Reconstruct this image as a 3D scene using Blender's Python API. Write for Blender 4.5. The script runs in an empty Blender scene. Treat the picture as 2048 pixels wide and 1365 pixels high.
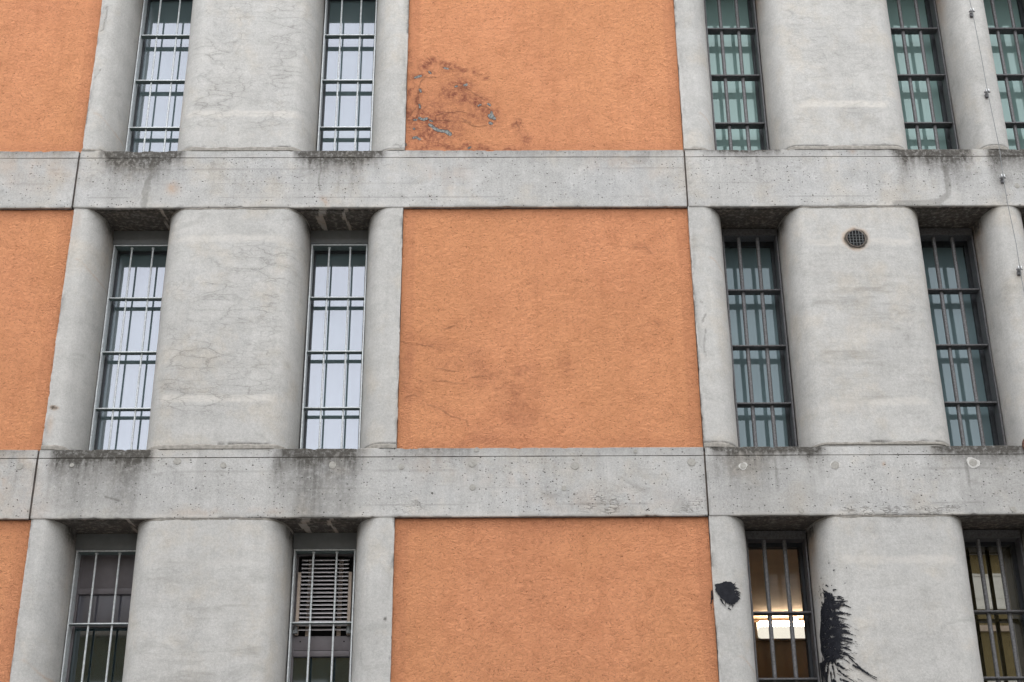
import bpy, bmesh, math, random
import numpy as np
from mathutils import Vector, Matrix

random.seed(7)
scene = bpy.context.scene
COL = scene.collection
PI = math.pi

# ------------------------------------------------------------------ scene data (metres; facade plane is y = 0, street at y < 0)
TOP = {0: 11.730, 1: 8.757, 2: 5.784, 3: 2.811}        # top of the concrete beam under each storey
BH = 0.612                                              # beam height
JOINT_L, JOINT_R = (-3.918, -3.900), (1.757, 1.773)     # vertical joints between beams
XMIN, XMAX = -6.52, 9.2
GAPS = [(-3.632, -3.085), (-1.768, -1.214), (2.125, 2.67), (3.985, 4.53), (4.96, 5.50)]
STOREY = {1: 'top', 2: 'middle', 3: 'bottom'}
SPLAT_BODY = [(0.602, 4.566), (0.71, 4.52), (0.709, 4.457), (0.754, 4.375), (0.744, 4.335), (0.747, 4.262), (0.762, 4.198), (0.734, 4.15), (0.737, 4.078), (0.718, 4.02), (0.653, 3.97), (0.512, 3.988), (0.44, 4.096), (0.445, 4.221), (0.505, 4.334), (0.512, 4.417), (0.592, 4.462)]
SPLAT_STROKES = [(0.698, 4.48, 0.799, 4.453, 0.0107, 0.0025), (0.707, 4.441, 0.846, 4.386, 0.0168, 0.0025), (0.734, 4.352, 0.843, 4.327, 0.0153, 0.0025), (0.734, 4.399, 0.804, 4.402, 0.0092, 0.0025), (0.73, 4.265, 0.817, 4.215, 0.0138, 0.0025), (0.74, 4.201, 0.845, 4.162, 0.0138, 0.0025), (0.722, 4.157, 0.857, 4.107, 0.0168, 0.0025), (0.713, 4.082, 0.812, 4.034, 0.0138, 0.0025), (0.708, 4.042, 0.835, 3.963, 0.0168, 0.0025), (0.716, 4.102, 0.785, 4.078, 0.0076, 0.0025), (0.732, 4.233, 0.796, 4.226, 0.01, 0.0025), (0.729, 4.306, 0.807, 4.288, 0.0092, 0.0025), (0.79, 3.981, 0.9, 3.868, 0.0056, 0.0049), (0.814, 3.919, 0.862, 3.894, 0.0084, 0.0074), (0.862, 3.894, 0.929, 3.853, 0.0077, 0.0037), (0.9, 3.868, 1.045, 3.785, 0.0044, 0.0025), (0.881, 3.874, 0.994, 3.798, 0.0033, 0.0025), (0.687, 3.939, 0.765, 3.881, 0.0153, 0.0037), (0.685, 4.026, 0.788, 3.938, 0.0122, 0.0025), (0.514, 3.998, 0.45, 3.918, 0.0092, 0.0025), (0.561, 3.994, 0.503, 3.846, 0.0138, 0.0111), (0.616, 3.983, 0.635, 3.842, 0.0107, 0.0049), (0.654, 3.98, 0.69, 3.877, 0.0092, 0.0025), (0.694, 3.887, 0.812, 3.781, 0.0076, 0.0025), (0.705, 3.821, 0.774, 3.78, 0.0122, 0.0062), (0.453, 4.031, 0.462, 3.957, 0.01, 0.0025), (0.583, 3.892, 0.587, 3.81, 0.01, 0.0062), (0.646, 4.598, 0.665, 4.587, 0.0076, 0.0062), (0.722, 4.542, 0.744, 4.54, 0.0089, 0.0037), (0.704, 4.587, 0.71, 4.584, 0.0044, 0.0037), (0.582, 4.678, 0.583, 4.674, 0.0044, 0.0037), (0.698, 4.771, 0.712, 4.772, 0.0044, 0.0025), (0.739, 4.703, 0.753, 4.705, 0.0056, 0.0025), (0.591, 4.585, 0.6, 4.566, 0.0056, 0.0037), (0.544, 4.554, 0.55, 4.515, 0.0044, 0.0025), (0.515, 4.534, 0.516, 4.518, 0.0033, 0.0025), (0.58, 4.561, 0.587, 4.544, 0.0044, 0.0025), (0.76, 4.479, 0.795, 4.465, 0.0077, 0.0025), (0.766, 4.436, 0.796, 4.423, 0.0056, 0.0025), (0.551, 4.477, 0.576, 4.434, 0.01, 0.0062), (0.539, 4.443, 0.57, 4.404, 0.01, 0.0062), (0.842, 4.717, 0.844, 4.715, 0.0033, 0.0025), (1.119, 4.35, 1.12, 4.348, 0.0044, 0.0037), (0.778, 4.253, 0.818, 4.244, 0.0044, 0.0012), (0.783, 4.196, 0.831, 4.169, 0.0056, 0.0012), (0.747, 4.066, 0.809, 4.061, 0.0044, 0.0012), (0.754, 4.025, 0.803, 4.0, 0.0044, 0.0012)]
SPLAT_HOLES = [(0.725, 4.38, 0.747, 4.366, 0.0111, 0.0074), (0.698, 4.323, 0.723, 4.313, 0.0111, 0.0074), (0.637, 4.179, 0.66, 4.169, 0.0086, 0.0062), (0.706, 4.353, 0.725, 4.357, 0.0074, 0.0049), (0.708, 4.295, 0.688, 4.288, 0.0062, 0.0037), (0.685, 4.388, 0.698, 4.375, 0.0062, 0.0037), (0.726, 4.338, 0.748, 4.319, 0.0074, 0.0049), (0.713, 4.488, 0.742, 4.471, 0.0086, 0.0062), (0.717, 4.413, 0.708, 4.431, 0.0062, 0.0049)]
DAB_BODY = [(0.013, 4.587), (0.1, 4.608), (0.147, 4.602), (0.174, 4.567), (0.173, 4.514), (0.217, 4.476), (0.198, 4.453), (0.152, 4.423), (0.103, 4.429), (0.049, 4.471), (0.021, 4.513), (0.011, 4.545)]
DAB_STROKES = [(0.053, 4.455, 0.091, 4.397, 0.0062, 0.0012), (0.111, 4.387, 0.127, 4.37, 0.0062, 0.0025), (0.119, 4.428, 0.128, 4.407, 0.0049, 0.0012), (0.145, 4.434, 0.166, 4.421, 0.0074, 0.0025), (0.176, 4.482, 0.22, 4.469, 0.0099, 0.0025), (0.084, 4.602, 0.106, 4.612, 0.0062, 0.0012), (0.141, 4.602, 0.17, 4.577, 0.0074, 0.0037), (0.048, 4.46, 0.067, 4.423, 0.0049, 0.0012)]
DABP_BODY = [(1.749, 4.531), (1.769, 4.557), (1.791, 4.562), (1.789, 4.499), (1.757, 4.462), (1.75, 4.478)]
DABP_STROKES = [(1.754, 4.488, 1.743, 4.431, 0.0086, 0.0025), (1.771, 4.488, 1.766, 4.462, 0.0074, 0.0025), (1.771, 4.434, 1.77, 4.404, 0.0037, 0.0025), (1.757, 4.394, 1.755, 4.378, 0.0025, 0.0012), (1.74, 4.415, 1.738, 4.373, 0.0025, 0.0012)]
PLUGS = [(-4.049, 5.635, 0.033), (-3.611, 5.642, 0.019), (-2.721, 5.674, 0.033), (-2.328, 5.636, 0.028), (-1.404, 5.632, 0.033), (-0.818, 5.616, 0.028), (-0.215, 5.644, 0.037), (-0.182, 5.766, 0.023), (0.656, 5.618, 0.037), (1.65, 5.645, 0.037), (-0.214, 5.43, 0.028), (0.558, 5.418, 0.023), (2.087, 5.607, 0.028), (2.872, 5.612, 0.037), (4.054, 5.629, 0.037), (2.549, 5.21, 0.023), (4.337, 5.214, 0.028), (4.852, 8.356, 0.028), (1.177, 5.746, 0.019)]
STAIN1 = [(-0.656, 9.721, 0.09, 0.066), (-0.735, 9.614, 0.075, 0.041), (-0.492, 9.701, 0.09, 0.041), (-0.214, 9.642, 0.037, 0.041), (-0.343, 9.467, 0.105, 0.099), (-0.44, 9.39, 0.105, 0.066), (-0.148, 9.293, 0.105, 0.082), (-0.084, 9.14, 0.12, 0.099), (-0.754, 9.333, 0.052, 0.148), (-0.791, 9.18, 0.045, 0.099), (-0.212, 9.16, 0.09, 0.066), (0.189, 9.064, 0.045, 0.066), (0.268, 8.932, 0.06, 0.066), (-0.632, 9.294, 0.075, 0.049), (-0.31, 9.332, 0.12, 0.082), (-0.859, 9.333, 0.021, 0.329), (-0.63, 9.142, 0.24, 0.148), (-0.579, 8.953, 0.225, 0.131), (-0.466, 8.822, 0.449, 0.023), (-0.148, 8.802, 0.449, 0.02), (-0.345, 9.682, 0.06, 0.033), (-0.839, 9.86, 0.06, 0.099), (-0.084, 9.603, 0.037, 0.025)]
EXPOSED1 = [[(-0.792, 9.604), (-0.735, 9.614)], [(-0.655, 9.663), (-0.638, 9.643)], [(-0.5, 9.711), (-0.476, 9.701)], [(-0.741, 9.468), (-0.732, 9.439)], [(-0.745, 9.285), (-0.737, 9.256)], [(-0.782, 9.113), (-0.766, 9.113)], [(-0.734, 9.142), (-0.694, 9.119), (-0.67, 9.127)], [(-0.629, 9.107), (-0.61, 9.1)], [(-0.629, 9.056), (-0.596, 9.019), (-0.556, 9.0), (-0.484, 8.99), (-0.448, 8.962)], [(-0.794, 8.916), (-0.762, 8.925), (-0.73, 8.906)], [(-0.052, 9.194), (-0.044, 9.159), (-0.06, 9.14)], [(-0.06, 9.083), (-0.044, 9.068)], [(-0.311, 9.516), (-0.295, 9.525)], [(-0.384, 9.496), (-0.373, 9.502)], [(-0.084, 9.293), (-0.068, 9.274)], [(-0.172, 9.274), (-0.148, 9.284)], [(-0.864, 8.86), (-0.859, 8.841)], [(-0.259, 8.802), (-0.243, 8.806)], [(-0.076, 9.159), (-0.032, 9.131)], [(-0.78, 9.019), (-0.777, 9.01)]]
CRACK1 = [[(-0.694, 9.119), (-0.598, 9.119), (-0.469, 9.113), (-0.357, 9.107), (-0.244, 9.084)], [(-0.566, 9.179), (-0.438, 9.208), (-0.341, 9.213), (-0.245, 9.194)], [(-0.757, 9.449), (-0.749, 9.333), (-0.741, 9.218), (-0.767, 9.142)], [(-0.584, 9.256), (-0.632, 9.275), (-0.696, 9.256)], [(-0.854, 9.114), (-0.734, 9.119)], [(-0.719, 9.594), (-0.589, 9.604), (-0.524, 9.643), (-0.508, 9.662)], [(-0.525, 9.711), (-0.443, 9.711), (-0.345, 9.652)], [(-0.341, 9.141), (-0.212, 9.046), (-0.084, 9.055)], [(-0.344, 9.506), (-0.246, 9.448), (-0.148, 9.37)], [(-0.213, 9.293), (-0.084, 9.255), (-0.051, 9.216)], [(0.189, 9.102), (0.22, 9.007)], [(-0.823, 9.161), (-0.769, 9.256), (-0.777, 9.41)], [(-0.748, 9.41), (-0.734, 9.565), (-0.67, 9.623)]]
STAIN2 = [(-0.76, 6.868, 0.055, 0.05), (-0.783, 6.699, 0.073, 0.1), (-0.384, 6.579, 0.109, 0.06), (-0.221, 6.657, 0.128, 0.08), (-0.167, 6.578, 0.128, 0.08), (-0.095, 6.46, 0.201, 0.12), (0.049, 6.343, 0.146, 0.08), (0.19, 6.169, 0.109, 0.12), (0.118, 6.074, 0.109, 0.05), (-0.095, 5.857, 0.146, 0.05), (-0.849, 6.424, 0.073, 0.12), (-0.816, 5.832, 0.146, 0.028), (-0.482, 5.812, 0.547, 0.02), (0.23, 6.517, 0.146, 0.1), (0.646, 6.575, 0.073, 0.08), (-0.756, 6.288, 0.109, 0.06), (-0.604, 6.797, 0.219, 0.06), (0.12, 6.323, 0.182, 0.12), (0.225, 6.092, 0.146, 0.1), (-0.218, 5.858, 0.091, 0.04)]
CRACK2 = [[(-0.527, 6.54), (-0.419, 6.52), (-0.338, 6.51)], [(-0.42, 6.622), (-0.339, 6.628), (-0.311, 6.598)], [(-0.866, 6.405), (-0.705, 6.404), (-0.562, 6.427), (-0.436, 6.403), (-0.256, 6.392)], [(-0.791, 6.269), (-0.72, 6.288), (-0.665, 6.22), (-0.54, 6.181), (-0.432, 6.114), (-0.272, 6.037), (-0.254, 5.999)], [(0.074, 6.064), (0.136, 6.06), (0.189, 6.077), (0.26, 6.077)], [(-0.478, 6.917), (-0.414, 6.947), (-0.369, 6.967)], [(-0.876, 6.808), (-0.767, 6.788), (-0.494, 6.737)], [(-0.221, 6.46), (-0.077, 6.47)], [(1.407, 6.991), (1.443, 6.96)], [(1.256, 7.738), (1.35, 7.741), (1.422, 7.673)]]
SKY, SUN = 0.15, 0.5

# ------------------------------------------------------------------ small numeric helpers
def _hash(ix, iy, seed):
    h = (ix.astype(np.int64) * 374761393 + iy.astype(np.int64) * 668265263 + seed * 1442695041) & 0x7fffffff
    h = ((h ^ (h >> 13)) * 1274126177) & 0x7fffffff
    return ((h ^ (h >> 16)) & 0xffff) / 65535.0

def vnoise(x, y, seed=0):
    x = np.asarray(x, float); y = np.asarray(y, float)
    ix, iy = np.floor(x), np.floor(y)
    fx, fy = x - ix, y - iy
    fx = fx * fx * (3 - 2 * fx); fy = fy * fy * (3 - 2 * fy)
    a = _hash(ix, iy, seed); b = _hash(ix + 1, iy, seed)
    c = _hash(ix, iy + 1, seed); d = _hash(ix + 1, iy + 1, seed)
    return (a * (1 - fx) + b * fx) * (1 - fy) + (c * (1 - fx) + d * fx) * fy

def fbm(x, y, seed=0, octs=4, gain=.55):
    s = 0; a = 1; t = 0
    for i in range(octs):
        s = s + a * vnoise(x * 2 ** i, y * 2 ** i, seed + i * 17); t += a; a *= gain
    return s / t

def sstep(a, b, x):
    t = np.clip((x - a) / (b - a), 0, 1)
    return t * t * (3 - 2 * t)

def seg_dist(x, z, a, b):
    dx, dz = b[0] - a[0], b[1] - a[1]
    t = np.clip(((x - a[0]) * dx + (z - a[1]) * dz) / (dx * dx + dz * dz + 1e-9), 0, 1)
    return np.hypot(x - a[0] - t * dx, z - a[1] - t * dz), t

def poly_line(x, z, pts):
    d = np.full(x.shape, 9.0)
    for a, b in zip(pts, pts[1:]):
        d = np.minimum(d, seg_dist(x, z, a, b)[0])
    return d

def inside_poly(x, z, poly):
    ins = np.zeros(x.shape, bool)
    n = len(poly)
    for i in range(n):
        (x1, z1), (x2, z2) = poly[i], poly[(i + 1) % n]
        c = (z1 > z) != (z2 > z)
        ins ^= c & (x < (x2 - x1) * (z - z1) / (z2 - z1 + 1e-12) + x1)
    return ins

# ------------------------------------------------------------------ object helpers
def tag(o, label=None, cat=None, group=None, kind=None):
    if label: o['label'] = label
    if cat: o['category'] = cat
    if group: o['group'] = group
    if kind: o['kind'] = kind
    return o

def empty(name, loc=(0, 0, 0)):
    o = bpy.data.objects.new(name, None)
    o.empty_display_size = .1
    COL.objects.link(o); o.location = loc
    return o

def link(name, me, mat, parent=None, loc=(0, 0, 0)):
    o = bpy.data.objects.new(name, me)
    if mat is not None and not me.materials: me.materials.append(mat)
    COL.objects.link(o); o.location = loc
    if parent is not None: o.parent = parent
    return o

def copy_tree(o, parent=None):
    c = o.copy(); COL.objects.link(c)
    if parent is not None: c.parent = parent
    for ch in list(o.children): copy_tree(ch, c)
    return c

def raw_mesh(name, verts, faces, smooth=None, cols=None):
    me = bpy.data.meshes.new(name)
    me.from_pydata([tuple(v) for v in verts] if not isinstance(verts, np.ndarray) else verts.tolist(), [], faces)
    if smooth is not None:
        me.polygons.foreach_set('use_smooth', [True] * len(me.polygons))
        me.set_sharp_from_angle(angle=math.radians(smooth))
    for k, arr in (cols or {}).items():
        at = me.attributes.new(k, 'FLOAT_COLOR', 'POINT')
        at.data.foreach_set('color', np.asarray(arr, np.float32).ravel())
    me.update()
    return me

def sweep(name, pts, closed=False, caps=True, smooth=40, cols=None):
    """pts[i, j] : section j swept along i; an optional closed section and flat end caps."""
    ni, nj = pts.shape[:2]
    idx = np.arange(ni * nj).reshape(ni, nj)
    a = idx[:-1, :-1]; b = idx[:-1, 1:]; c = idx[1:, 1:]; d = idx[1:, :-1]
    f = np.stack([a, b, c, d], -1).reshape(-1, 4).tolist()
    if closed:
        f += np.stack([idx[:-1, -1], idx[:-1, 0], idx[1:, 0], idx[1:, -1]], -1).tolist()
    if caps:
        f.append(idx[0, ::-1].tolist()); f.append(idx[-1].tolist())
    return raw_mesh(name, pts.reshape(-1, 3), f, smooth, cols)

class MB:
    """collects boxes, bars and rings into one mesh"""
    def __init__(s): s.bm = bmesh.new()
    def box(s, x0, x1, y0, y1, z0, z1, bev=.0):
        r = bmesh.ops.create_cube(s.bm, size=1)
        vs = r['verts']
        for v in vs:
            v.co = Vector(((x0 + x1) / 2 + v.co.x * (x1 - x0), (y0 + y1) / 2 + v.co.y * (y1 - y0), (z0 + z1) / 2 + v.co.z * (z1 - z0)))
        if bev:
            es = list({e for v in vs for e in v.link_edges})
            bmesh.ops.bevel(s.bm, geom=es, offset=bev, segments=2, affect='EDGES', profile=.5)
        return s
    def rod(s, p, q, r, seg=16, r2=None):
        p, q = Vector(p), Vector(q); d = q - p
        m = Matrix.Translation((p + q) / 2) @ d.to_track_quat('Z', 'Y').to_matrix().to_4x4()
        bmesh.ops.create_cone(s.bm, cap_ends=True, segments=seg, radius1=r, radius2=r if r2 is None else r2, depth=d.length, matrix=m)
        return s
    def tube(s, pts, r, seg=8):
        pts = [Vector(p) for p in pts]; rings = []
        for i, p in enumerate(pts):
            t = (pts[min(i + 1, len(pts) - 1)] - pts[max(i - 1, 0)]).normalized()
            u = t.cross(Vector((0, 1, 0.01))).normalized(); w = t.cross(u)
            rr = r[i] if isinstance(r, (list, tuple)) else r
            rings.append([s.bm.verts.new(p + u * rr * math.cos(2 * PI * k / seg) + w * rr * math.sin(2 * PI * k / seg)) for k in range(seg)])
        for a, b in zip(rings, rings[1:]):
            for k in range(seg):
                s.bm.faces.new((a[k], a[(k + 1) % seg], b[(k + 1) % seg], b[k]))
        s.bm.faces.new(rings[0][::-1]); s.bm.faces.new(rings[-1])
        return s
    def ring(s, x0, x1, z0, z1, y0, y1, w, bev=.0, wt=None):
        """rectangular frame of flat bar, bar width w, from y0 to y1"""
        wt = w if wt is None else wt
        o = [(x0, z0), (x1, z0), (x1, z1), (x0, z1)]; i = [(x0 + w, z0 + wt), (x1 - w, z0 + wt), (x1 - w, z1 - wt), (x0 + w, z1 - wt)]
        V = [[s.bm.verts.new((x, y, z)) for (x, z) in l] for y in (y0, y1) for l in (o, i)]
        of, inf, ob, ib = V; fs = []
        for k in range(4):
            n = (k + 1) % 4
            for q in ((of[k], of[n], inf[n], inf[k]), (ob[n], ob[k], ib[k], ib[n]), (of[n], of[k], ob[k], ob[n]), (inf[k], inf[n], ib[n], ib[k])):
                fs.append(s.bm.faces.new(q))
        if bev:
            es = [e for e in {e for f in fs for e in f.edges} if e.calc_face_angle(0) > 1]
            bmesh.ops.bevel(s.bm, geom=es, offset=bev, segments=1, affect='EDGES')
        return s
    def mesh(s, name, smooth=35):
        bmesh.ops.recalc_face_normals(s.bm, faces=s.bm.faces)
        me = bpy.data.meshes.new(name); s.bm.to_mesh(me); s.bm.free()
        if smooth:
            me.polygons.foreach_set('use_smooth', [True] * len(me.polygons)); me.set_sharp_from_angle(angle=math.radians(smooth))
        return me

# ------------------------------------------------------------------ materials
class NT:
    def __init__(s, name):
        s.m = bpy.data.materials.new(name); s.m.use_nodes = True
        s.t = s.m.node_tree; s.t.nodes.clear()
        s.out = s.t.nodes.new('ShaderNodeOutputMaterial')
        s.geo = s.t.nodes.new('ShaderNodeNewGeometry')
        s.P = s.geo.outputs['Position']
    def node(s, typ, **kw):
        n = s.t.nodes.new(typ)
        for k, v in kw.items(): setattr(n, k, v)
        return n
    def put(s, sock, v):
        if isinstance(v, bpy.types.NodeSocket): s.t.links.new(v, sock)
        elif v is not None:
            if isinstance(v, (tuple, list)) and len(v) == 3 and sock.type == 'RGBA': v = (*v, 1)
            sock.default_value = v
    def math(s, op, a, b=None, c=None, clamp=False):
        n = s.node('ShaderNodeMath', operation=op, use_clamp=clamp)
        for i, v in enumerate((a, b, c)):
            if v is not None: s.put(n.inputs[i], v)
        return n.outputs[0]
    def add(s, a, b): return s.math('ADD', a, b)
    def mul(s, a, b): return s.math('MULTIPLY', a, b)
    def vmul(s, v, sc, off=(0, 0, 0)):
        n = s.node('ShaderNodeVectorMath', operation='MULTIPLY_ADD')
        s.put(n.inputs[0], v); n.inputs[1].default_value = sc; n.inputs[2].default_value = off
        return n.outputs[0]
    def vadd(s, a, b):
        n = s.node('ShaderNodeVectorMath', operation='ADD'); s.put(n.inputs[0], a); s.put(n.inputs[1], b); return n.outputs[0]
    def noise(s, v, scale, detail=4, rough=.55, dist=0, color=False):
        n = s.node('ShaderNodeTexNoise'); s.put(n.inputs['Vector'], v)
        n.inputs['Scale'].default_value = scale; n.inputs['Detail'].default_value = detail
        n.inputs['Roughness'].default_value = rough; n.inputs['Distortion'].default_value = dist
        return n.outputs['Color' if color else 'Fac']
    def warp(s, v, scale, amt):
        c = s.noise(v, scale, 3, color=True)
        n = s.node('ShaderNodeVectorMath', operation='MULTIPLY_ADD'); s.put(n.inputs[0], c)
        n.inputs[1].default_value = (amt,) * 3; n.inputs[2].default_value = (-amt / 2,) * 3
        return s.vadd(v, n.outputs[0])
    def voro(s, v, scale, feature='F1', rnd=1.0):
        n = s.node('ShaderNodeTexVoronoi', feature=feature); s.put(n.inputs['Vector'], v)
        n.inputs['Scale'].default_value = scale; n.inputs['Randomness'].default_value = rnd
        return n
    def rng(s, v, a, b, c=0.0, d=1.0, smooth=True):
        n = s.node('ShaderNodeMapRange', interpolation_type='SMOOTHSTEP' if smooth else 'LINEAR')
        s.put(n.inputs['Value'], v)
        for k, x in zip(('From Min', 'From Max', 'To Min', 'To Max'), (a, b, c, d)): s.put(n.inputs[k], x)
        return n.outputs[0]
    def mix(s, f, a, b, blend='MIX'):
        n = s.node('ShaderNodeMix', data_type='RGBA', blend_type=blend)
        s.put(n.inputs[0], f); s.put(n.inputs[6], a); s.put(n.inputs[7], b)
        return n.outputs[2]
    def gray(s, v, tint=(1, 1, 1)):
        n = s.node('ShaderNodeVectorMath', operation='SCALE'); n.inputs[0].default_value = tint; s.put(n.inputs['Scale'], v)
        return n.outputs[0]
    def attr(s, name):
        n = s.node('ShaderNodeAttribute', attribute_name=name)
        sp = s.node('ShaderNodeSeparateColor'); s.t.links.new(n.outputs['Color'], sp.inputs[0])
        return sp.outputs[0], sp.outputs[1], sp.outputs[2], n.outputs['Alpha']
    def bump(s, h, strength=.5, dist=.01, normal=None):
        n = s.node('ShaderNodeBump'); n.inputs['Strength'].default_value = strength; n.inputs['Distance'].default_value = dist
        s.put(n.inputs['Height'], h)
        if normal is not None: s.put(n.inputs['Normal'], normal)
        return n.outputs[0]
    def bsdf(s, color, rough=.8, metal=0.0, normal=None, spec=.5):
        n = s.node('ShaderNodeBsdfPrincipled')
        s.put(n.inputs['Base Color'], color); s.put(n.inputs['Roughness'], rough); s.put(n.inputs['Metallic'], metal)
        s.put(n.inputs['Specular IOR Level'], spec)
        if normal is not None: s.put(n.inputs['Normal'], normal)
        return n.outputs[0]
    def done(s, sh):
        s.t.links.new(sh, s.out.inputs['Surface']); return s.m

def mat_concrete(name, base, pits, cracks, streaky, tint=(1, .995, .975), grain=1.0):
    n = NT(name); P = n.P
    soot, warm, pale, wet = n.attr('mask')
    line, net, honey, plug = n.attr('mask2')
    big = n.noise(P, .9, 3); mid = n.noise(P, 5.5, 6, .68); fine = n.noise(P, 55, 3, .7); spk = n.noise(P, 170, 2, .6)
    st = n.noise(n.vmul(P, (34, 34, 1.1)), 1, 3, .6); st2 = n.noise(n.vmul(P, (9, 9, .8)), 1, 4, .6)
    hz = n.noise(n.vmul(P, (1.1, 1.1, 16)), 1, 5, .65)
    v = n.math('MULTIPLY_ADD', n.add(big, -.5), .20, base)
    v = n.math('MULTIPLY_ADD', n.add(mid, -.5), .27 if pits else .20, v)
    v = n.math('MULTIPLY_ADD', n.add(fine, -.5), .27 * grain, v)
    v = n.math('MULTIPLY_ADD', n.add(spk, -.5), .34 * grain, v)
    v = n.math('MULTIPLY_ADD', n.add(st, -.5), .09 * streaky, v)
    v = n.math('MULTIPLY_ADD', n.add(st2, -.5), .12 * streaky, v)
    v = n.math('MULTIPLY_ADD', n.add(hz, -.5), .07, v)
    col = n.gray(v, tint)
    # faint warm / cool drift
    col = n.mix(n.rng(n.noise(P, 1.7, 4), .42, .68, 0, .35 if pits else .15), col, n.gray(v, (.985, 1.0, 1.02)))
    col = n.mix(n.rng(n.noise(n.vmul(P, (1, 1, 1), (5, 2, 9)), 2.6, 6, .65), .48, .70, 0, .55), col, n.gray(v, (1.05, .96, .83)))
    # irregular bright laitance patches and darker damp patches
    lt = n.rng(n.noise(P, 4.2, 6, .7, 1.2), .58, .66)
    col = n.mix(n.mul(lt, .26 if pits else .14), col, (.62, .62, .61))
    dp = n.rng(n.noise(n.vmul(P, (1, 1, 1.6), (3, 7, 1)), 2.8, 6, .7, 1.0), .57, .66)
    col = n.mix(n.mul(dp, .34 if pits else .20), col, (.22, .215, .2))
    # placed marks
    brk = n.noise(P, 26, 5, .7); drip = n.noise(n.vmul(P, (22, 22, 1.6)), 1, 4, .65)
    col = n.mix(n.mul(n.rng(pale, 0, 1), n.rng(brk, .3, .62, .35, 1)), col, (.60, .575, .535))
    col = n.mix(n.mul(warm, n.rng(mid, .35, .65, .3, 1)), col, (.42, .27, .165), 'MIX')
    col = n.mix(n.mul(n.rng(wet, .1, .9), n.rng(brk, .25, .55, .5, 1)), col, (.245, .24, .225))
    so = n.mul(n.rng(n.add(soot, n.mul(n.add(drip, -.5), n.math('MULTIPLY', soot, 1.8))), 0.0, .50, smooth=False), n.rng(brk, .30, .58, .5, 1))
    col = n.mix(n.math('MINIMUM', so, .94), col, (.055, .05, .043))
    # honeycombed / scaled skin
    hc = n.voro(n.warp(n.vmul(P, (1, 1, 2.4)), 12, .12), 13, 'DISTANCE_TO_EDGE').outputs['Distance']
    hcf = n.mul(honey, n.rng(n.noise(P, 9, 5, .7), .42, .58))
    col = n.mix(n.mul(hcf, n.rng(hc, .02, .12, .75, 0)), col, (.17, .16, .145))
    col = n.mix(n.mul(hcf, n.rng(hc, .15, .4, 0, .45)), col, (.58, .54, .49))
    h = n.add(n.mul(fine, .5), n.mul(mid, .6))
    h = n.math('MULTIPLY_ADD', hcf, n.rng(hc, 0, .2, -1.2, .4), h)
    if pits:
        for sc, r0, keep, off in ((15, .10, .60, 0), (40, .19, .62, 3.7)):
            vv = n.voro(n.warp(n.vmul(P, (1, 1, 1.25), (off, off, off)), 30, .022), sc)
            csp = n.node('ShaderNodeSeparateColor'); n.t.links.new(vv.outputs['Color'], csp.inputs[0])
            on = n.math('GREATER_THAN', n.add(csp.outputs[0], n.mul(n.add(n.noise(P, 1.6, 3), -.5), .9)), keep)
            rad = n.math('MULTIPLY_ADD', csp.outputs[1], r0, r0 * .35)
            pit = n.mul(on, n.rng(n.math('SUBTRACT', vv.outputs['Distance'], rad), -.05, .03, 1, 0))
            col = n.mix(n.mul(pit, n.rng(csp.outputs[2], 0, 1, .3, 1.0 if sc < 60 else .6)), col, (.055, .052, .047))
            h = n.math('MULTIPLY_ADD', pit, -1.6, h)
    if cracks:
        w = n.warp(n.warp(n.vmul(P, (3.3, 3.3, 11.0)), 1.3, .45), 5, .22)
        ed = n.voro(w, 1.0, 'DISTANCE_TO_EDGE', .72).outputs['Distance']
        w2 = n.warp(n.vmul(P, (8, 8, 20), (4, 4, 4)), 1.6, .6)
        ed2 = n.voro(w2, 1.0, 'DISTANCE_TO_EDGE', .8).outputs['Distance']
        msk = n.rng(n.noise(P, 2.3, 4), .38, .6); msk2 = n.rng(n.noise(n.vmul(P, (1, 1, 1), (9, 3, 4)), 3.1, 5, .65), .46, .6)
        ck = n.mul(n.rng(ed, .0, .045, .85, 0), msk)
        halo = n.mul(n.rng(ed, .0, .22, .55, 0), msk)
        ck2 = n.mul(n.rng(ed2, .0, .07, .6, 0), msk2)
        allc = n.mul(net, n.math('MAXIMUM', n.math('MAXIMUM', ck, n.mul(halo, .5)), ck2))
        col = n.mix(n.mul(allc, .62), col, (.16, .155, .145))
        h = n.math('MULTIPLY_ADD', n.mul(net, ck), -.5, h)
        sm = n.noise(n.warp(n.vmul(P, (1.4, 1.4, 8), (2, 2, 7)), 1.5, .9), 1, 6, .70)
        col = n.mix(n.mul(n.rng(plug, 0, 1), n.rng(sm, .47, .74, 0, .60)), col, (.245, .235, .215))
    else:
        col = n.mix(plug, col, n.gray(n.math('MULTIPLY_ADD', n.add(fine, -.5), .1, .315), (1, .98, .94)))
    col = n.mix(n.mul(line, n.rng(fine, .3, .6, .5, 1)), col, (.075, .07, .06))
    nm = n.bump(h, .55, .006)
    return n.done(n.bsdf(col, .86, 0, nm, .3))

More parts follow.
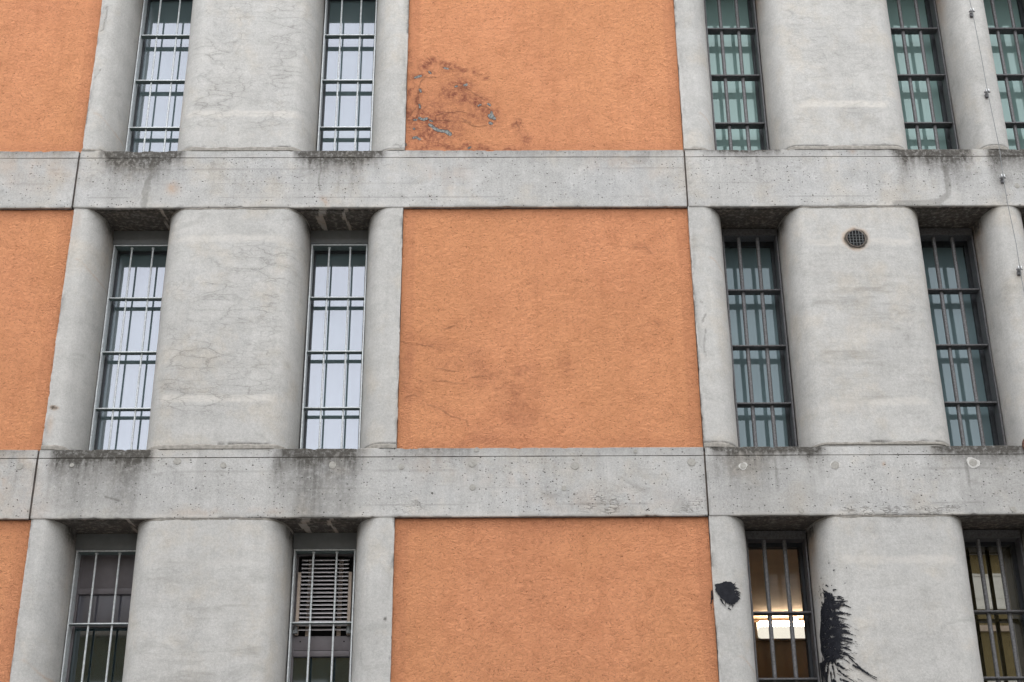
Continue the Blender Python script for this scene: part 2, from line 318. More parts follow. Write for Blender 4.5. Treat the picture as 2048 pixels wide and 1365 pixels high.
def mat_stucco():
    n = NT('orange_stucco'); P = n.P
    stain, grey, line, edge = n.attr('mask')
    W = n.warp(P, 22, .05)
    rough1 = n.noise(n.vmul(W, (1, 1, 1.75)), 52, 4, .62, 1.2)
    rough2 = n.noise(n.vmul(W, (1, 1, 1.4), (4, 1, 2)), 75, 3, .6, .8)
    grain = n.noise(P, 190, 2, .6)
    big = n.noise(P, 1.3, 4); mid = n.noise(P, 6, 6, .65)
    col = n.mix(n.rng(big, .3, .7), (.73, .315, .160), (.84, .370, .190))
    col = n.mix(n.rng(mid, .40, .70, 0, .62), col, (.64, .26, .125))
    col = n.mix(n.rng(grain, .35, .7, 0, .32), col, (.86, .40, .22))
    lg = n.noise(n.vmul(P, (1, 1, .7), (3, 0, 5)), .55, 3)
    col = n.mix(n.rng(lg, .35, .65, 0, .40), col, (.74, .345, .155))
    run = n.noise(n.vmul(P, (9, 9, .5), (1, 0, 2)), 1, 4, .6)
    col = n.mix(n.rng(run, .52, .75, 0, .22), col, (.52, .205, .10))
    h = n.add(n.mul(rough1, 1.0), n.mul(rough2, .7))
    crev = n.rng(rough1, .28, .47, 1, 0)
    hair = n.mul(n.rng(n.math('ABSOLUTE', n.add(n.noise(n.vmul(W, (1, 1, 2.3), (7, 7, 7)), 25, 3, .6, .9), -.5)), 0, .022, 1, 0), n.rng(n.noise(P, 13, 3), .47, .6))
    col = n.mix(n.mul(crev, .80), col, (.25, .085, .040))  # shade of the stucco crevices mixed into the colour
    col = n.mix(n.mul(hair, .55), col, (.20, .068, .035))
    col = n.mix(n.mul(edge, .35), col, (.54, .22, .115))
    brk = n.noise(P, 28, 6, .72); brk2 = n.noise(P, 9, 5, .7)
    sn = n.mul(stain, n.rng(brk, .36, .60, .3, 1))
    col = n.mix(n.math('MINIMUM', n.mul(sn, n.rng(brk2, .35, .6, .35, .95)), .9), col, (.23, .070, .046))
    col = n.mix(n.mul(line, n.rng(brk, .3, .6, .45, 1)), col, (.075, .035, .026))
    brk3 = n.noise(P, 48, 4, .75)
    g = n.mul(n.rng(n.add(grey, n.mul(n.add(brk3, -.5), 1.7)), .50, .62), n.rng(grey, .05, .3))
    gc = n.mix(n.rng(n.noise(P, 60, 3), .35, .65), (.15, .16, .155), (.36, .38, .37))
    rim = n.mul(n.rng(n.add(grey, n.mul(n.add(brk, -.5), 1.3)), .26, .44), n.rng(grey, .02, .2))
    col = n.mix(n.mul(rim, .75), col, (.10, .045, .035))
    col = n.mix(g, col, gc)
    h = n.math('MULTIPLY_ADD', g, -1.6, h); h = n.math('MULTIPLY_ADD', line, -.7, h)
    nm = n.bump(h, 1.0, .019)
    return n.done(n.bsdf(col, .9, 0, nm, .25))

def mat_metal(name, col, rough, metal, var=.3, scale=30, rust=0.0):
    n = NT(name); P = n.P
    a = n.noise(P, scale, 5, .65); b = n.noise(n.vmul(P, (6, 6, 1.4)), 3, 4)
    c = n.mix(n.rng(a, .3, .7), tuple(x * (1 - var) for x in col), tuple(min(1, x * (1 + var)) for x in col))
    if rust: c = n.mix(n.rng(b, .6, .75, 0, rust), c, (.12, .06, .035))
    return n.done(n.bsdf(c, n.rng(a, .3, .7, rough * .85, min(1, rough * 1.2)), metal, n.bump(a, .12, .003), .5))

def mat_plain(name, col, rough=.7, var=.12, scale=12, bump=.1):
    n = NT(name); a = n.noise(n.P, scale, 5, .6)
    c = n.mix(n.rng(a, .3, .7), tuple(x * (1 - var) for x in col), tuple(x * (1 + var) for x in col))
    return n.done(n.bsdf(c, rough, 0, n.bump(a, bump, .005), .3))

def mat_glass(name, base, tint, fac, rough=.02, streak=.2, clear=False):
    n = NT(name); P = n.P
    body = n.node('ShaderNodeBsdfTransparent' if clear else 'ShaderNodeBsdfDiffuse')
    n.put(body.inputs['Color'], base)
    g = n.node('ShaderNodeBsdfGlossy'); n.put(g.inputs['Roughness'], rough)
    s1 = n.noise(n.vmul(P, (38, 38, .7)), 1, 3, .6); s2 = n.noise(P, 3.5, 4)
    k = n.add(n.mul(n.add(s1, -.5), streak), n.mul(n.add(s2, -.5), streak * .8))
    n.put(g.inputs['Color'], tint)
    wob = n.bump(n.noise(P, 2.2, 2), .008, .02); n.put(g.inputs['Normal'], wob)
    mx = n.node('ShaderNodeMixShader'); n.put(mx.inputs[0], n.math('MULTIPLY_ADD', k, fac, fac))
    n.t.links.new(body.outputs[0], mx.inputs[1]); n.t.links.new(g.outputs[0], mx.inputs[2])
    return n.done(mx.outputs[0])

def mat_emit(name, col, strength):
    n = NT(name); e = n.node('ShaderNodeEmission'); n.put(e.inputs[0], col); e.inputs[1].default_value = strength
    return n.done(e.outputs[0])

M = dict(
    beam=mat_concrete('beam_concrete', .43, True, False, .9, (1, .99, .965)),
    pier=mat_concrete('pier_concrete', .455, False, True, .5, (1, .985, .95), .85),
    mortar=mat_plain('mortar', (.275, .26, .235), .9, .2, 30, .5),
    stucco=mat_stucco(),
    seal=mat_plain('joint_sealant', (.15, .125, .11), .75, .2, 20),
    galv=mat_metal('galvanised_steel', (.70, .74, .76), .5, .25, .16, 45),
    dark=mat_metal('dark_painted_steel', (.115, .115, .122), .55, .25, .35, 60, .25),
    rod=mat_metal('dark_painted_bar', (.165, .165, .172), .55, .2, .35, 70, .2),
    sash=mat_plain('window_sash', (.05, .055, .062), .5, .15),
    lintel=mat_plain('lintel_sheet', (.20, .21, .215), .6, .08),
    panel=mat_plain('mauve_metal_sheet', (.165, .15, .16), .45, .06),
    beige=mat_plain('beige_strip', (.50, .41, .34), .6, .1),
    black=mat_plain('dark_void', (.012, .012, .013), .9, .1),
    steel=mat_metal('zinc_wire', (.55, .56, .57), .4, .8, .2, 60),
    rust=mat_plain('rusty_iron', (.10, .05, .035), .85, .4, 40, .6),
    glass_left=mat_glass('pale_reflective_glass', (.125, .175, .185), (.86, .885, 1.0), .25, .03, .22),
    glass_mid=mat_glass('teal_glass', (.16, .23, .248), (.80, .93, 1.0), .072, .03, .2),
    glass_top=mat_glass('light_teal_glass', (.24, .36, .345), (.80, 1.0, .96), .11, .03, .2),
    glass_dark=mat_glass('dark_glass', (.014, .024, .027), (.85, .95, 1.0), .14, .03, .3),
    glass_grey=mat_glass('grey_mauve_glass', (.07, .07, .085), (.9, .9, 1.0), .12, .1, .3),
    glass_clear=mat_glass('clear_glass', (.95, .95, .93), (1, 1, 1), .02, .01, .2, True),
    glass_olive=mat_glass('olive_glass', (.045, .038, .018), (1, .98, .90), .36, .012, .10),
    paint=None, room=mat_plain('room_ceiling_paint', (.66, .52, .40), .8, .06, 5), roomwall=mat_plain('room_wall_paint', (.24, .17, .12), .8, .06, 5),
    lamp=mat_emit('lamp_light', (1.0, .93, .82), 1.05),
    ground=mat_plain('asphalt', (.19, .185, .18), .9, .2, 2),
    far_wall=mat_plain('far_render', (.17, .135, .065), .85, .1, 2), white=mat_plain('white_paint', (.75, .75, .72), .5, .05),
)
def mat_paint():
    n = NT('black_paint'); P = n.P
    a = n.noise(n.vmul(P, (1, 1, 1)), 22, 4, .6); b = n.noise(n.vmul(P, (30, 30, 12)), 1, 3)
    c = n.mix(n.rng(a, .3, .7), (.010, .011, .015), (.021, .022, .028))
    return n.done(n.bsdf(c, .6, 0, n.bump(n.add(a, b), .35, .004), .12))
M['paint'] = mat_paint()

# ------------------------------------------------------------------ beams
def zeros4(n, a=0.0):
    c = np.zeros((n, 4), np.float32); c[:, 3] = a; return c

# soot runs on the beam fronts: level -> (x0, x1, strength, depth)
SOOT = {1: [(-3.68, -2.93, 1.08, 0.115), (-3.40, -3.02, 1.01, 0.149), (-1.86, -1.08, 1.15, 0.115), (2.0, 2.6, 0.74, 0.040), (3.72, 4.42, 0.97, 0.149), (4.62, 5.6, 1.01, 0.138), (1.9, 2.0, 0.68, 0.034), (-.86, 1.75, 0.22, 0.069), (-6.5, -3.92, 0.30, 0.057), (2.7, 3.8, 0.14, 0.046)],
        2: [(-3.76, -2.96, 1.08, 0.127), (-3.7, -2.98, 0.57, 0.276), (-1.86, -1.13, 0.84, 0.149), (-1.78, -1.2, 0.41, 0.575), (1.84, 2.75, 1.15, 0.052), (1.86, 2.3, 0.47, 0.230), (3.72, 4.5, 1.08, 0.057), (-.88, -.2, 0.30, 0.092), (4.5, 5.6, 0.68, 0.092), (-.86, 1.75, 0.16, 0.057), (-6.5, -3.92, 0.27, 0.057)],
        0: [], 3: []}
LINE = {1: [(-6.52, -2.55), (-2.45, 1.3), (1.8, 5.6)], 2: [(-6.52, 1.75), (1.8, 5.6)], 0: [], 3: []}
WET = {1: [[(-3.20, 8.63), (-3.225, 8.44), (-3.25, 8.30), (-3.262, 8.17)], [(4.20, 8.55), (4.225, 8.40), (4.20, 8.28), (4.12, 8.20), (3.95, 8.17)], [(3.7, 8.17), (4.1, 8.18)]],
       2: [[(-3.7, 5.71), (-3.3, 5.70), (-3.0, 5.71)]], 0: [], 3: []}
BCRACK = {1: [[(-1.66, 8.67), (-1.64, 8.55), (-1.66, 8.43), (-1.645, 8.33)], [(-3.23, 8.68), (-3.22, 8.60)]],
          2: [[(-3.30, 5.36), (-3.24, 5.345), (-3.18, 5.325)], [(-1.86, 5.70), (-1.85, 5.62)]], 0: [], 3: []}
WARM = {1: [(-3.0, 8.36, .06, .07, .8), (-1.62, 8.19, .07, .06, .9), (-4.4, 8.55, .5, .2, .35), (-.45, 8.55, .18, .22, .35), (-.62, 8.28, .02, .3, .45), (1.1, 8.62, .3, .1, .3), (1.5, 8.35, .2, .3, .2), (3.35, 8.74, .03, .03, .7), (-5.2, 8.4, .5, .3, .4)],
        2: [(-4.4, 5.5, .45, .3, .6), (-.5, 5.6, .25, .15, .3), (.2, 5.5, .4, .12, .2), (2.0, 5.3, .02, .06, .6), (.9, 5.3, .7, .12, .25), (3.29, 5.62, .015, .02, .9), (-3.9, 5.3, .15, .3, .3), (-2.2, 5.22, .6, .04, .4)], 0: [], 3: []}

def beam_mesh(name, x0, x1, lvl, step=.0105):
    T = TOP[lvl]; B = T - BH
    prof = [(.80, T), (.30, T), (.10, T), (.03, T), (.004, T - .001), (0, T - .005)]
    zs = np.concatenate([np.linspace(T - .012, T - .070, 7), [T - .0745]]); prof += [(0, z) for z in zs]
    prof += [(.006, T - .0765), (.006, T - .0815), (-.0015, T - .0835)]
    nz = int((BH - .09) / step)
    prof += [(-.0015, z) for z in np.linspace(T - .092, B + .009, nz)]
    prof += [(.001, B + .002), (.005, B), (.05, B), (.051, B + .014), (.064, B + .014), (.065, B), (.11, B), (.2, B), (.3, B), (.4, B), (.5, B), (.80, B)]
    prof = np.array(prof); nx = max(2, int((x1 - x0) / step))
    X = np.linspace(x0, x1, nx)
    pts = np.zeros((nx, len(prof), 3)); pts[..., 0] = X[:, None]; pts[..., 1] = prof[None, :, 0]; pts[..., 2] = prof[None, :, 1]
    x = pts[..., 0]; z = pts[..., 2]; y = pts[..., 1]
    front = y < .012
    # chipped and slightly wandering arrises, tiny waviness of the cast face
    top = front & (z > T - .05); bot = (z < B + .05) & (y < .03)
    chip = sstep(.60, .82, fbm(x * 14, x * 0 + lvl * 9.1, 5, 4))
    wav = (fbm(x * 3, x * 0 + lvl, 9, 3) - .5)
    pts[..., 2] = z + np.where(top, (wav * .008 - chip * .010) * sstep(T - .05, T, z), 0) + np.where(bot, wav * .006 + sstep(.62, .85, fbm(x * 11, x * 0 + 3.3 + lvl, 8, 4)) * .009, 0)
    pts[..., 1] = y + np.where(front, (fbm(x * 2.5, z * 5, 3 + lvl, 3) - .5) * .004, 0)
    n = pts.shape[0] * pts.shape[1]
    x = x.ravel(); z = z.ravel(); y = y.ravel(); d = T - z
    m1 = zeros4(n); m2 = zeros4(n)
    for a, b, s, dep in SOOT[lvl]:
        e = .10
        wob = (fbm(x * 7, z * 2, 21, 4) - .5) * .25
        env = sstep(a - e, a + e, x + wob) * (1 - sstep(b - e, b + e, x + wob))
        dd = dep * (.55 + 1.1 * fbm(x * 9, x * 0 + lvl, 31, 3))
        m1[:, 0] = np.maximum(m1[:, 0], s * env * np.exp(-np.maximum(d, 0) / dd))
        rl = .06 + .55 * sstep(.45, .8, fbm(x * 10, x * 0 + lvl + 2, 35, 3))
        m1[:, 0] = np.maximum(m1[:, 0], (.42 if lvl == 2 and x0 < 0 else .24) * min(1, s) * env * sstep(.48, .70, fbm(x * 24, z * .8, 36, 3)) * (1 - sstep(rl * .3, rl, d)) * (y < .02))
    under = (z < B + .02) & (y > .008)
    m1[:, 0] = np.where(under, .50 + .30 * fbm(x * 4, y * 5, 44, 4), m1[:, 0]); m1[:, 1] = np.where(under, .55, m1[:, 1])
    for gx, w in ((-1.62, .035), (-1.40, .02), (-3.1, .012)):            # pale lime runs on the soffit
        run = under & (np.abs(x - gx + (fbm(y * 9, x * 0 + gx, 3, 3) - .5) * .12) < w * (.4 + fbm(y * 20, x * 20, 8, 2)))
        m1[:, 0] = np.where(run, .15, m1[:, 0]); m1[:, 2] = np.where(run, .7, m1[:, 2])
    # damp grey veil below the windows, lighter lime lip along the lower arris
    for gx0, gx1 in GAPS:
        v = sstep(gx0 - .35, gx0 + .05, x) * (1 - sstep(gx1 - .05, gx1 + .4, x))
        m1[:, 3] = np.maximum(m1[:, 3], v * (.22 if lvl == 1 else .40) * sstep(-.1, .5, fbm(x * 3, z * 5, 55, 4)) * (y < .02))
    lip = np.exp(-np.maximum(z - B, 0) / (.02 + .05 * fbm(x * 4, x * 0 + 2 * lvl, 61, 4) ** 2)) * (y < .02)
    m1[:, 2] = np.maximum(m1[:, 2], .8 * lip * sstep(.40, .60, fbm(x * 5, z * 8, 66, 4)))
    m1[:, 3] = np.maximum(m1[:, 3], .7 * lip * sstep(.50, .62, fbm(x * 4 + 9, z * 6, 68, 4)))
    for cx, cz, rx, rz, s in WARM[lvl]:
        g = np.exp(-((x - cx) / rx) ** 2 - ((z - cz) / rz) ** 2) * sstep(.3, .62, fbm(x * 9, z * 6, 71, 4))
        m1[:, 1] = np.maximum(m1[:, 1], s * g)
    for pl in WET[lvl]:
        dd = poly_line(x + (fbm(x * 12, z * 12, 75, 3) - .5) * .06, z, pl)
        m1[:, 3] = np.maximum(m1[:, 3], .6 * (1 - sstep(.022, .045, dd)))
    for pl in BCRACK[lvl]:
        dd = poly_line(x + (fbm(x * 30, z * 30, 77, 3) - .5) * .02, z, pl)
        m2[:, 0] = np.maximum(m2[:, 0], .6 * (1 - sstep(.004, .012, dd)))
    ln = np.zeros(n)
    for a, b in LINE[lvl]:
        ln = np.maximum(ln, ((x > a) & (x < b)) * (.25 + .75 * sstep(.42, .62, fbm(x * 3, x * 0 + lvl, 83, 4))))
    m2[:, 0] = np.maximum(m2[:, 0], ln * ((d > .0755) & (d < .0825)))
    for zl, wl in ((T - .205, .30), (B + .105, .35), (T - .36, .18)):
        m2[:, 0] = np.maximum(m2[:, 0], wl * (y < .02) * (1 - sstep(.003, .0095, np.abs(z - zl - (x - x0) * .0006))) * sstep(.50, .64, fbm(x * 1.3 + zl * 7, x * 0 + lvl, 84, 4)))
    joint = ((x - x0) < .02) | ((x1 - x) < .02)
    m2[:, 0] = np.maximum(m2[:, 0], .25 * joint * sstep(.45, .6, fbm(z * 20, x * 10, 88, 3)))
    if lvl == 2:
        h = sstep(-1.0, -.5, x) * (1 - sstep(1.70, 1.75, x)) * sstep(5.44, 5.30, z) * sstep(5.17, 5.22, z)
        m2[:, 2] = h * sstep(.40, .56, fbm(x * 2.2, z * 4, 91, 3)) * (y < .02)
        e = sstep(2.85, 2.95, x) * (1 - sstep(3.85, 3.95, x)) * sstep(5.255, 5.235, z); m2[:, 2] = np.maximum(m2[:, 2], e * (y < .02) * .9)
    return sweep(name, pts, caps=True, smooth=38, cols={'mask': m1, 'mask2': m2})

BEAMS = {}
beam_spec = [('left', XMIN, JOINT_L[0]), ('mid', JOINT_L[1], JOINT_R[0]), ('right', JOINT_R[1], XMAX)]
beam_lab = {(1, 'left'): 'short end of pale beige concrete beam above the middle-left orange wall panel',
            (1, 'mid'): 'long pitted concrete beam directly above the only fully visible orange panel',
            (1, 'right'): 'upper right concrete beam crossed by the thin wire and one of its clamps',
            (2, 'left'): 'beige stained beam end with one round grey plug, low at the left edge',
            (2, 'mid'): 'long concrete beam with rough honeycombed lower edge above the lowest complete orange panel',
            (2, 'right'): 'grey concrete beam with white ringed round plugs above the lit window',
            (0, 'left'): 'concrete beam end above the uppermost left panel', (0, 'mid'): 'long concrete beam over the uppermost panel', (0, 'right'): 'concrete beam over the uppermost right windows'}
for lvl in (1, 2, 0):
    for key, a, b in beam_spec:
        fine = .0105 if lvl else .03
        o = link('concrete_beam', beam_mesh('concrete_beam', a, b, lvl, fine), M['beam'])
        tag(o, beam_lab[(lvl, key)], 'beam', 'concrete floor beams of the facade', 'thing'); BEAMS[(lvl, key)] = o
    o = BEAMS[(lvl, 'mid')]
    for ja, jb in (JOINT_L, JOINT_R):
        T = TOP[lvl]
        link('joint_sealant', MB().box(ja - .002, jb + .002, .022, .06, T - BH + .02, T - .035).mesh('joint_sealant', 0), M['seal'], o)

# ------------------------------------------------------------------ round tie hole plugs in the beams
def disc_mesh(r, seed, name='tie_hole_plug'):
    rnd = random.Random(seed); n = 28; bm = bmesh.new()
    ring = []; ring2 = []
    for k in range(n):
        a = 2 * PI * k / n; rr = r * (1 + .05 * math.sin(2 * a + seed) + rnd.uniform(-.025, .025))
        ring.append(bm.verts.new((rr * math.cos(a), -.0035, rr * math.sin(a)))); ring2.append(bm.verts.new((rr * 1.03 * math.cos(a), .012, rr * 1.03 * math.sin(a))))
    bm.faces.new(ring)
    for k in range(n): bm.faces.new((ring[k], ring2[k], ring2[(k + 1) % n], ring[(k + 1) % n]))
    bmesh.ops.recalc_face_normals(bm, faces=bm.faces)
    me = bpy.data.meshes.new(name); bm.to_mesh(me); bm.free(); return me
def halo_mesh(r, seed):
    rnd = random.Random(seed); n = 40; bm = bmesh.new(); a0 = []; a1 = []
    for k in range(n):
        a = 2 * PI * k / n; rr = r * (1.42 + .16 * math.sin(3 * a + seed) + .14 * math.sin(2 * a + 1 + seed) + rnd.uniform(-.08, .08))
        a0.append(bm.verts.new((r * .9 * math.cos(a), -.0022, r * .9 * math.sin(a)))); a1.append(bm.verts.new((rr * math.cos(a), -.0022, rr * .95 * math.sin(a))))
    for k in range(n): bm.faces.new((a0[k], a0[(k + 1) % n], a1[(k + 1) % n], a1[k]))
    bmesh.ops.recalc_face_normals(bm, faces=bm.faces)
    me = bpy.data.meshes.new('lime_ring'); bm.to_mesh(me); bm.free(); return me
M['plug'] = mat_plain('plug_mortar', (.345, .335, .31), .9, .14, 50, .3)
M['lime'] = mat_plain('lime_bloom', (.54, .53, .51), .9, .1, 40, .3)
HALO = {12: .9, 13: .75, 14: 1.0}
for i, (x, z, r) in enumerate(PLUGS):
    lvl = 1 if z > 7 else 2
    key = 'left' if x < -3.91 else ('mid' if x < 1.765 else 'right')
    p = link('tie_hole_plug', disc_mesh(r * .92, i), M['plug'], BEAMS[(lvl, key)], (x, -.002, z))
    if i in HALO: link('lime_ring', halo_mesh(r * HALO[i], i), M['lime'], p)

# ------------------------------------------------------------------ piers
def pier_profile(x0, x1, a0, a1, b=.42, yf=.008, yb=.75, n=24):
    pts = [(x0, yb)]
    if a0 > 0:
        for i in range(n + 1):
            t = PI / 2 * i / n; pts.append((x0 + a0 * (1 - math.cos(t)), yf + b * (1 - math.sin(t))))
    else: pts.append((x0, yf))
    if a1 > 0:
        for i in range(n + 1):
            t = PI / 2 * (1 - i / n); pts.append((x1 - a1 * (1 - math.cos(t)), yf + b * (1 - math.sin(t))))
    else: pts.append((x1, yf))
    pts.append((x1, yb))
    return np.array(pts)

def resample(p, step, grow=0.0):
    L = np.r_[0, np.cumsum(np.hypot(*np.diff(p, axis=0).T))]
    s = np.unique(np.concatenate([np.arange(0, L[-1], step), [L[-1]], L[[1, -2]]]))
    s = s[np.r_[True, np.diff(s) > .002]]
    q = np.stack([np.interp(s, L, p[:, 0]), np.interp(s, L, p[:, 1])], 1)
    t = np.gradient(q, axis=0); t /= np.maximum(np.hypot(t[:, 0], t[:, 1]), 1e-9)[:, None]
    nrm = np.stack([t[:, 1], -t[:, 0]], 1)
    return s, q + nrm * grow, nrm

PCRACK = {('A', 1): [[(-3.839, 10.425), (-3.838, 10.322), (-3.843, 10.232), (-3.849, 10.154), (-3.88, 10.131)], [(-3.825, 9.684), (-3.838, 9.626), (-3.87, 9.568)]],
          ('D', 2): [[(1.826, 7.174), (1.86, 7.134), (1.858, 7.035), (1.822, 6.961), (1.854, 6.912), (1.826, 6.741), (1.832, 6.635)]],
          ('C', 1): [[(-.99, 8.80), (-.95, 8.83), (-.9, 8.80), (-.88, 8.83)]]}
PIERS = {'A': (-3.893, -3.632, 0, .17), 'B': (-3.085, -1.768, .25, .175), 'C': (-1.214, -.866, .235, 0),
         'D': (1.767, 2.125, 0, .225), 'E': (2.67, 3.985, .165, .24), 'F': (4.53, 4.96, .15, .22), 'G': (5.50, 6.80, .165, 0)}
NET = {('B', 1): 1.0, ('B', 2): .9, ('B', 3): .0, ('E', 1): .55, ('E', 2): .12, ('E', 3): .0, ('F', 1): .25}
SMU = {('B', 1): .15, ('B', 2): .3, ('B', 3): .95, ('E', 1): .2, ('E', 2): .9, ('E', 3): .25}
BAND = {('B', 1): [(9.17, .55, .7)], ('B', 2): [(7.825, .5, .55), (6.25, .5, .7)], ('E', 1): [(9.27, .42, .85)], ('E', 2): [(7.77, .5, .6), (6.2, .46, .55)], ('E', 3): [(4.79, .5, .5)], ('B', 3): [(4.80, .5, .25)]}

def pier_mesh(nm, row):
    x0, x1, a0, a1 = PIERS[nm]
    T = TOP[row]; B = TOP[row - 1] - BH
    s, q, nrm = resample(pier_profile(x0, x1, a0, a1), .0125)
    zs = np.arange(T - .01, B + .006, .0125); zs[-1] = B + .005
    S, Z = np.meshgrid(s, zs)
    wob = (fbm(S * 3 + row * 7.7 + x0, Z * 2.2, 12, 3) - .5) * .009 + (fbm(S * 12 + x0, Z * 9, 13, 2) - .5) * .0022
    fade = np.clip((q[:, 1] < .5) * 1.0, 0, 1)[None, :]
    ej = (fbm(Z * 9 + x0, Z * 0 + row, 14, 4) - .5) * .008 - sstep(.66, .85, fbm(Z * 22 + x0, Z * 0 + row + 5, 15, 3)) * .005
    ew = np.zeros_like(S)
    if a0 == 0: ew = (np.abs(q[:, 0] - x0) < .003)[None, :] * -ej
    if a1 == 0: ew = (np.abs(q[:, 0] - x1) < .003)[None, :] * ej
    pts = np.stack([q[None, :, 0] + nrm[None, :, 0] * wob * fade + ew, q[None, :, 1] + nrm[None, :, 1] * wob * fade, Z], -1)
    x = pts[..., 0].ravel(); y = pts[..., 1].ravel(); z = Z.ravel(); n = len(x)
    m1 = zeros4(n); m2 = zeros4(n)
    cx = (x0 + x1) / 2; hw = (x1 - x0) / 2
    k = (nm, row)
    ctr = 1 - sstep(.42, .60, np.abs(x - cx) + (fbm(x * 5, z * 3, 15, 3) - .5) * .22)
    vert = sstep(T + .25, T + .55, z + (fbm(x * 4, z * 3, 16, 3) - .5) * .3) * (1 - sstep(B - .45, B - .25, z))
    if row == 1: vert = sstep(T + .12, T + .4, z)
    m2[:, 1] = NET.get(k, .0) * (.25 + .75 * ctr) * (.15 + .85 * vert) * (y < .25)
    m2[:, 3] = SMU.get(k, .06) * ctr * vert
    for bz, w, st in BAND.get(k, []):
        zz = z + (fbm(x * 8, z * 8, 17, 3) - .5) * .035
        g = np.exp(-((zz - bz) / .042) ** 4) * (1 - sstep(w - .05, w + .03, np.abs(x - cx) + (fbm(x * 6, z * 10, 18, 3) - .5) * .1))
        m1[:, 2] = np.maximum(m1[:, 2], st * g)
    # brown dirt near the soffit, most on right hand piers; darker towards recess and soffit
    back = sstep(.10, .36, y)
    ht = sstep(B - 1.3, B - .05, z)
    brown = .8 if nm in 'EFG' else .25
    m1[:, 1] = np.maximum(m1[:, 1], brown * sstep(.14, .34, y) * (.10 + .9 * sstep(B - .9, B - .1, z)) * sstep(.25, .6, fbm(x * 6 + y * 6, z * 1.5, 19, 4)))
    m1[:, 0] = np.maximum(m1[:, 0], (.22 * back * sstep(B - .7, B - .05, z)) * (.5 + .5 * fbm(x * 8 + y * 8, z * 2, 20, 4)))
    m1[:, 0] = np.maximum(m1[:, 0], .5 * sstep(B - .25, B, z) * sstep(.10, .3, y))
    m1[:, 3] = np.maximum(m1[:, 3], .35 * np.exp(-np.maximum(z - T - .045, 0) / .06) * sstep(.35, .6, fbm(x * 9, z * 7, 22, 4)))
    m1[:, 3] = np.maximum(m1[:, 3], .30 * np.exp(-np.maximum(B - z, 0) / .05) * sstep(.4, .6, fbm(x * 7, z * 7, 23, 4)))
    if nm in 'ACD':
        edge = (x - x0) if nm != 'C' else (x1 - x)
        m1[:, 0] = np.maximum(m1[:, 0], .35 * np.exp(-edge / .02) * sstep(.5, .66, fbm(x * 30, z * 5, 24, 4)) * (y < .05))
        m1[:, 3] = np.maximum(m1[:, 3], .30 * np.exp(-edge / .10) * sstep(.5, .7, fbm(x * 12, z * 7, 25, 4)))
    if k == ('A', 2):
        d = np.hypot((x + 3.835) / .05, (z - 6.175 + (x + 3.84) * .2) / .022) + (fbm(x * 30, z * 30, 26, 3) - .5)
        m1[:, 1] = np.maximum(m1[:, 1], 1 - sstep(.6, 1.2, d)); m1[:, 0] = np.maximum(m1[:, 0], .5 * (1 - sstep(.3, .9, d)))
        m1[:, 1] = np.maximum(m1[:, 1], .45 * np.exp(-((x + 3.85) / .03) ** 2 - ((z - 6.0) / .1) ** 2))
        m1[:, 1] = np.maximum(m1[:, 1], .30 * np.exp(-((x + 3.86) / .05) ** 2 - ((z - 7.95) / .2) ** 2))
    if k == ('E', 2):                                              # wet, lime ringed mouth of the vent
        d = np.hypot((x - 3.288), (z - 7.805) * 1.0) + (fbm(x * 18, z * 18, 27, 3) - .5) * .03
        m1[:, 1] = np.maximum(m1[:, 1], .6 * (1 - sstep(.105, .14, d))); m1[:, 0] = np.maximum(m1[:, 0], .55 * (1 - sstep(.09, .115, d)))
        d2 = np.abs(d - .118); m1[:, 2] = np.maximum(m1[:, 2], .5 * (1 - sstep(.006, .02, d2)))
    if nm in 'AD':                                                 # old casting line round the rounded edge
        lz = {1: 9.18, 2: 7.62}.get(row, 4.0) + .0 * x
        lz = lz - sstep(.0, .19, x - (x1 - .19)) * .12
        m1[:, 1] = np.maximum(m1[:, 1], .45 * (1 - sstep(.004, .014, np.abs(z - lz))) * sstep(x1 - .22, x1 - .17, x))
    hg = {('E', 2): .040, ('A', 1): .030, ('D', 1): .022, ('C', 1): .020}.get(k, .042)
    m2[:, 0] = np.maximum(m2[:, 0], .75 * (1 - sstep(.008, .022, np.abs(z - T - hg - .002 - (fbm(x * 6, y * 6, 34, 3) - .5) * .02))) * sstep(.42, .56, fbm(x * 4 + y * 4, z * 0 + row, 35, 4)))  # painted shadow line above the ragged top of the mortar bed
    for pl in PCRACK.get(k, []):
        dd = poly_line(x + (fbm(x * 40, z * 40, 28, 3) - .5) * .02, z, pl)
        m2[:, 0] = np.maximum(m2[:, 0], .55 * (1 - sstep(.003, .011, dd)) * sstep(.3, .5, fbm(x * 14, z * 14, 29, 3)))
        m1[:, 3] = np.maximum(m1[:, 3], .10 * (1 - sstep(.01, .04, dd)))
    if k == ('C', 3):
        m2[:, 0] = np.maximum(m2[:, 0], 1 - sstep(.010, .018, np.hypot(x + .918, z - 4.314)))
    return sweep('concrete_pier', pts, closed=True, caps=True, smooth=50, cols={'mask': m1, 'mask2': m2})

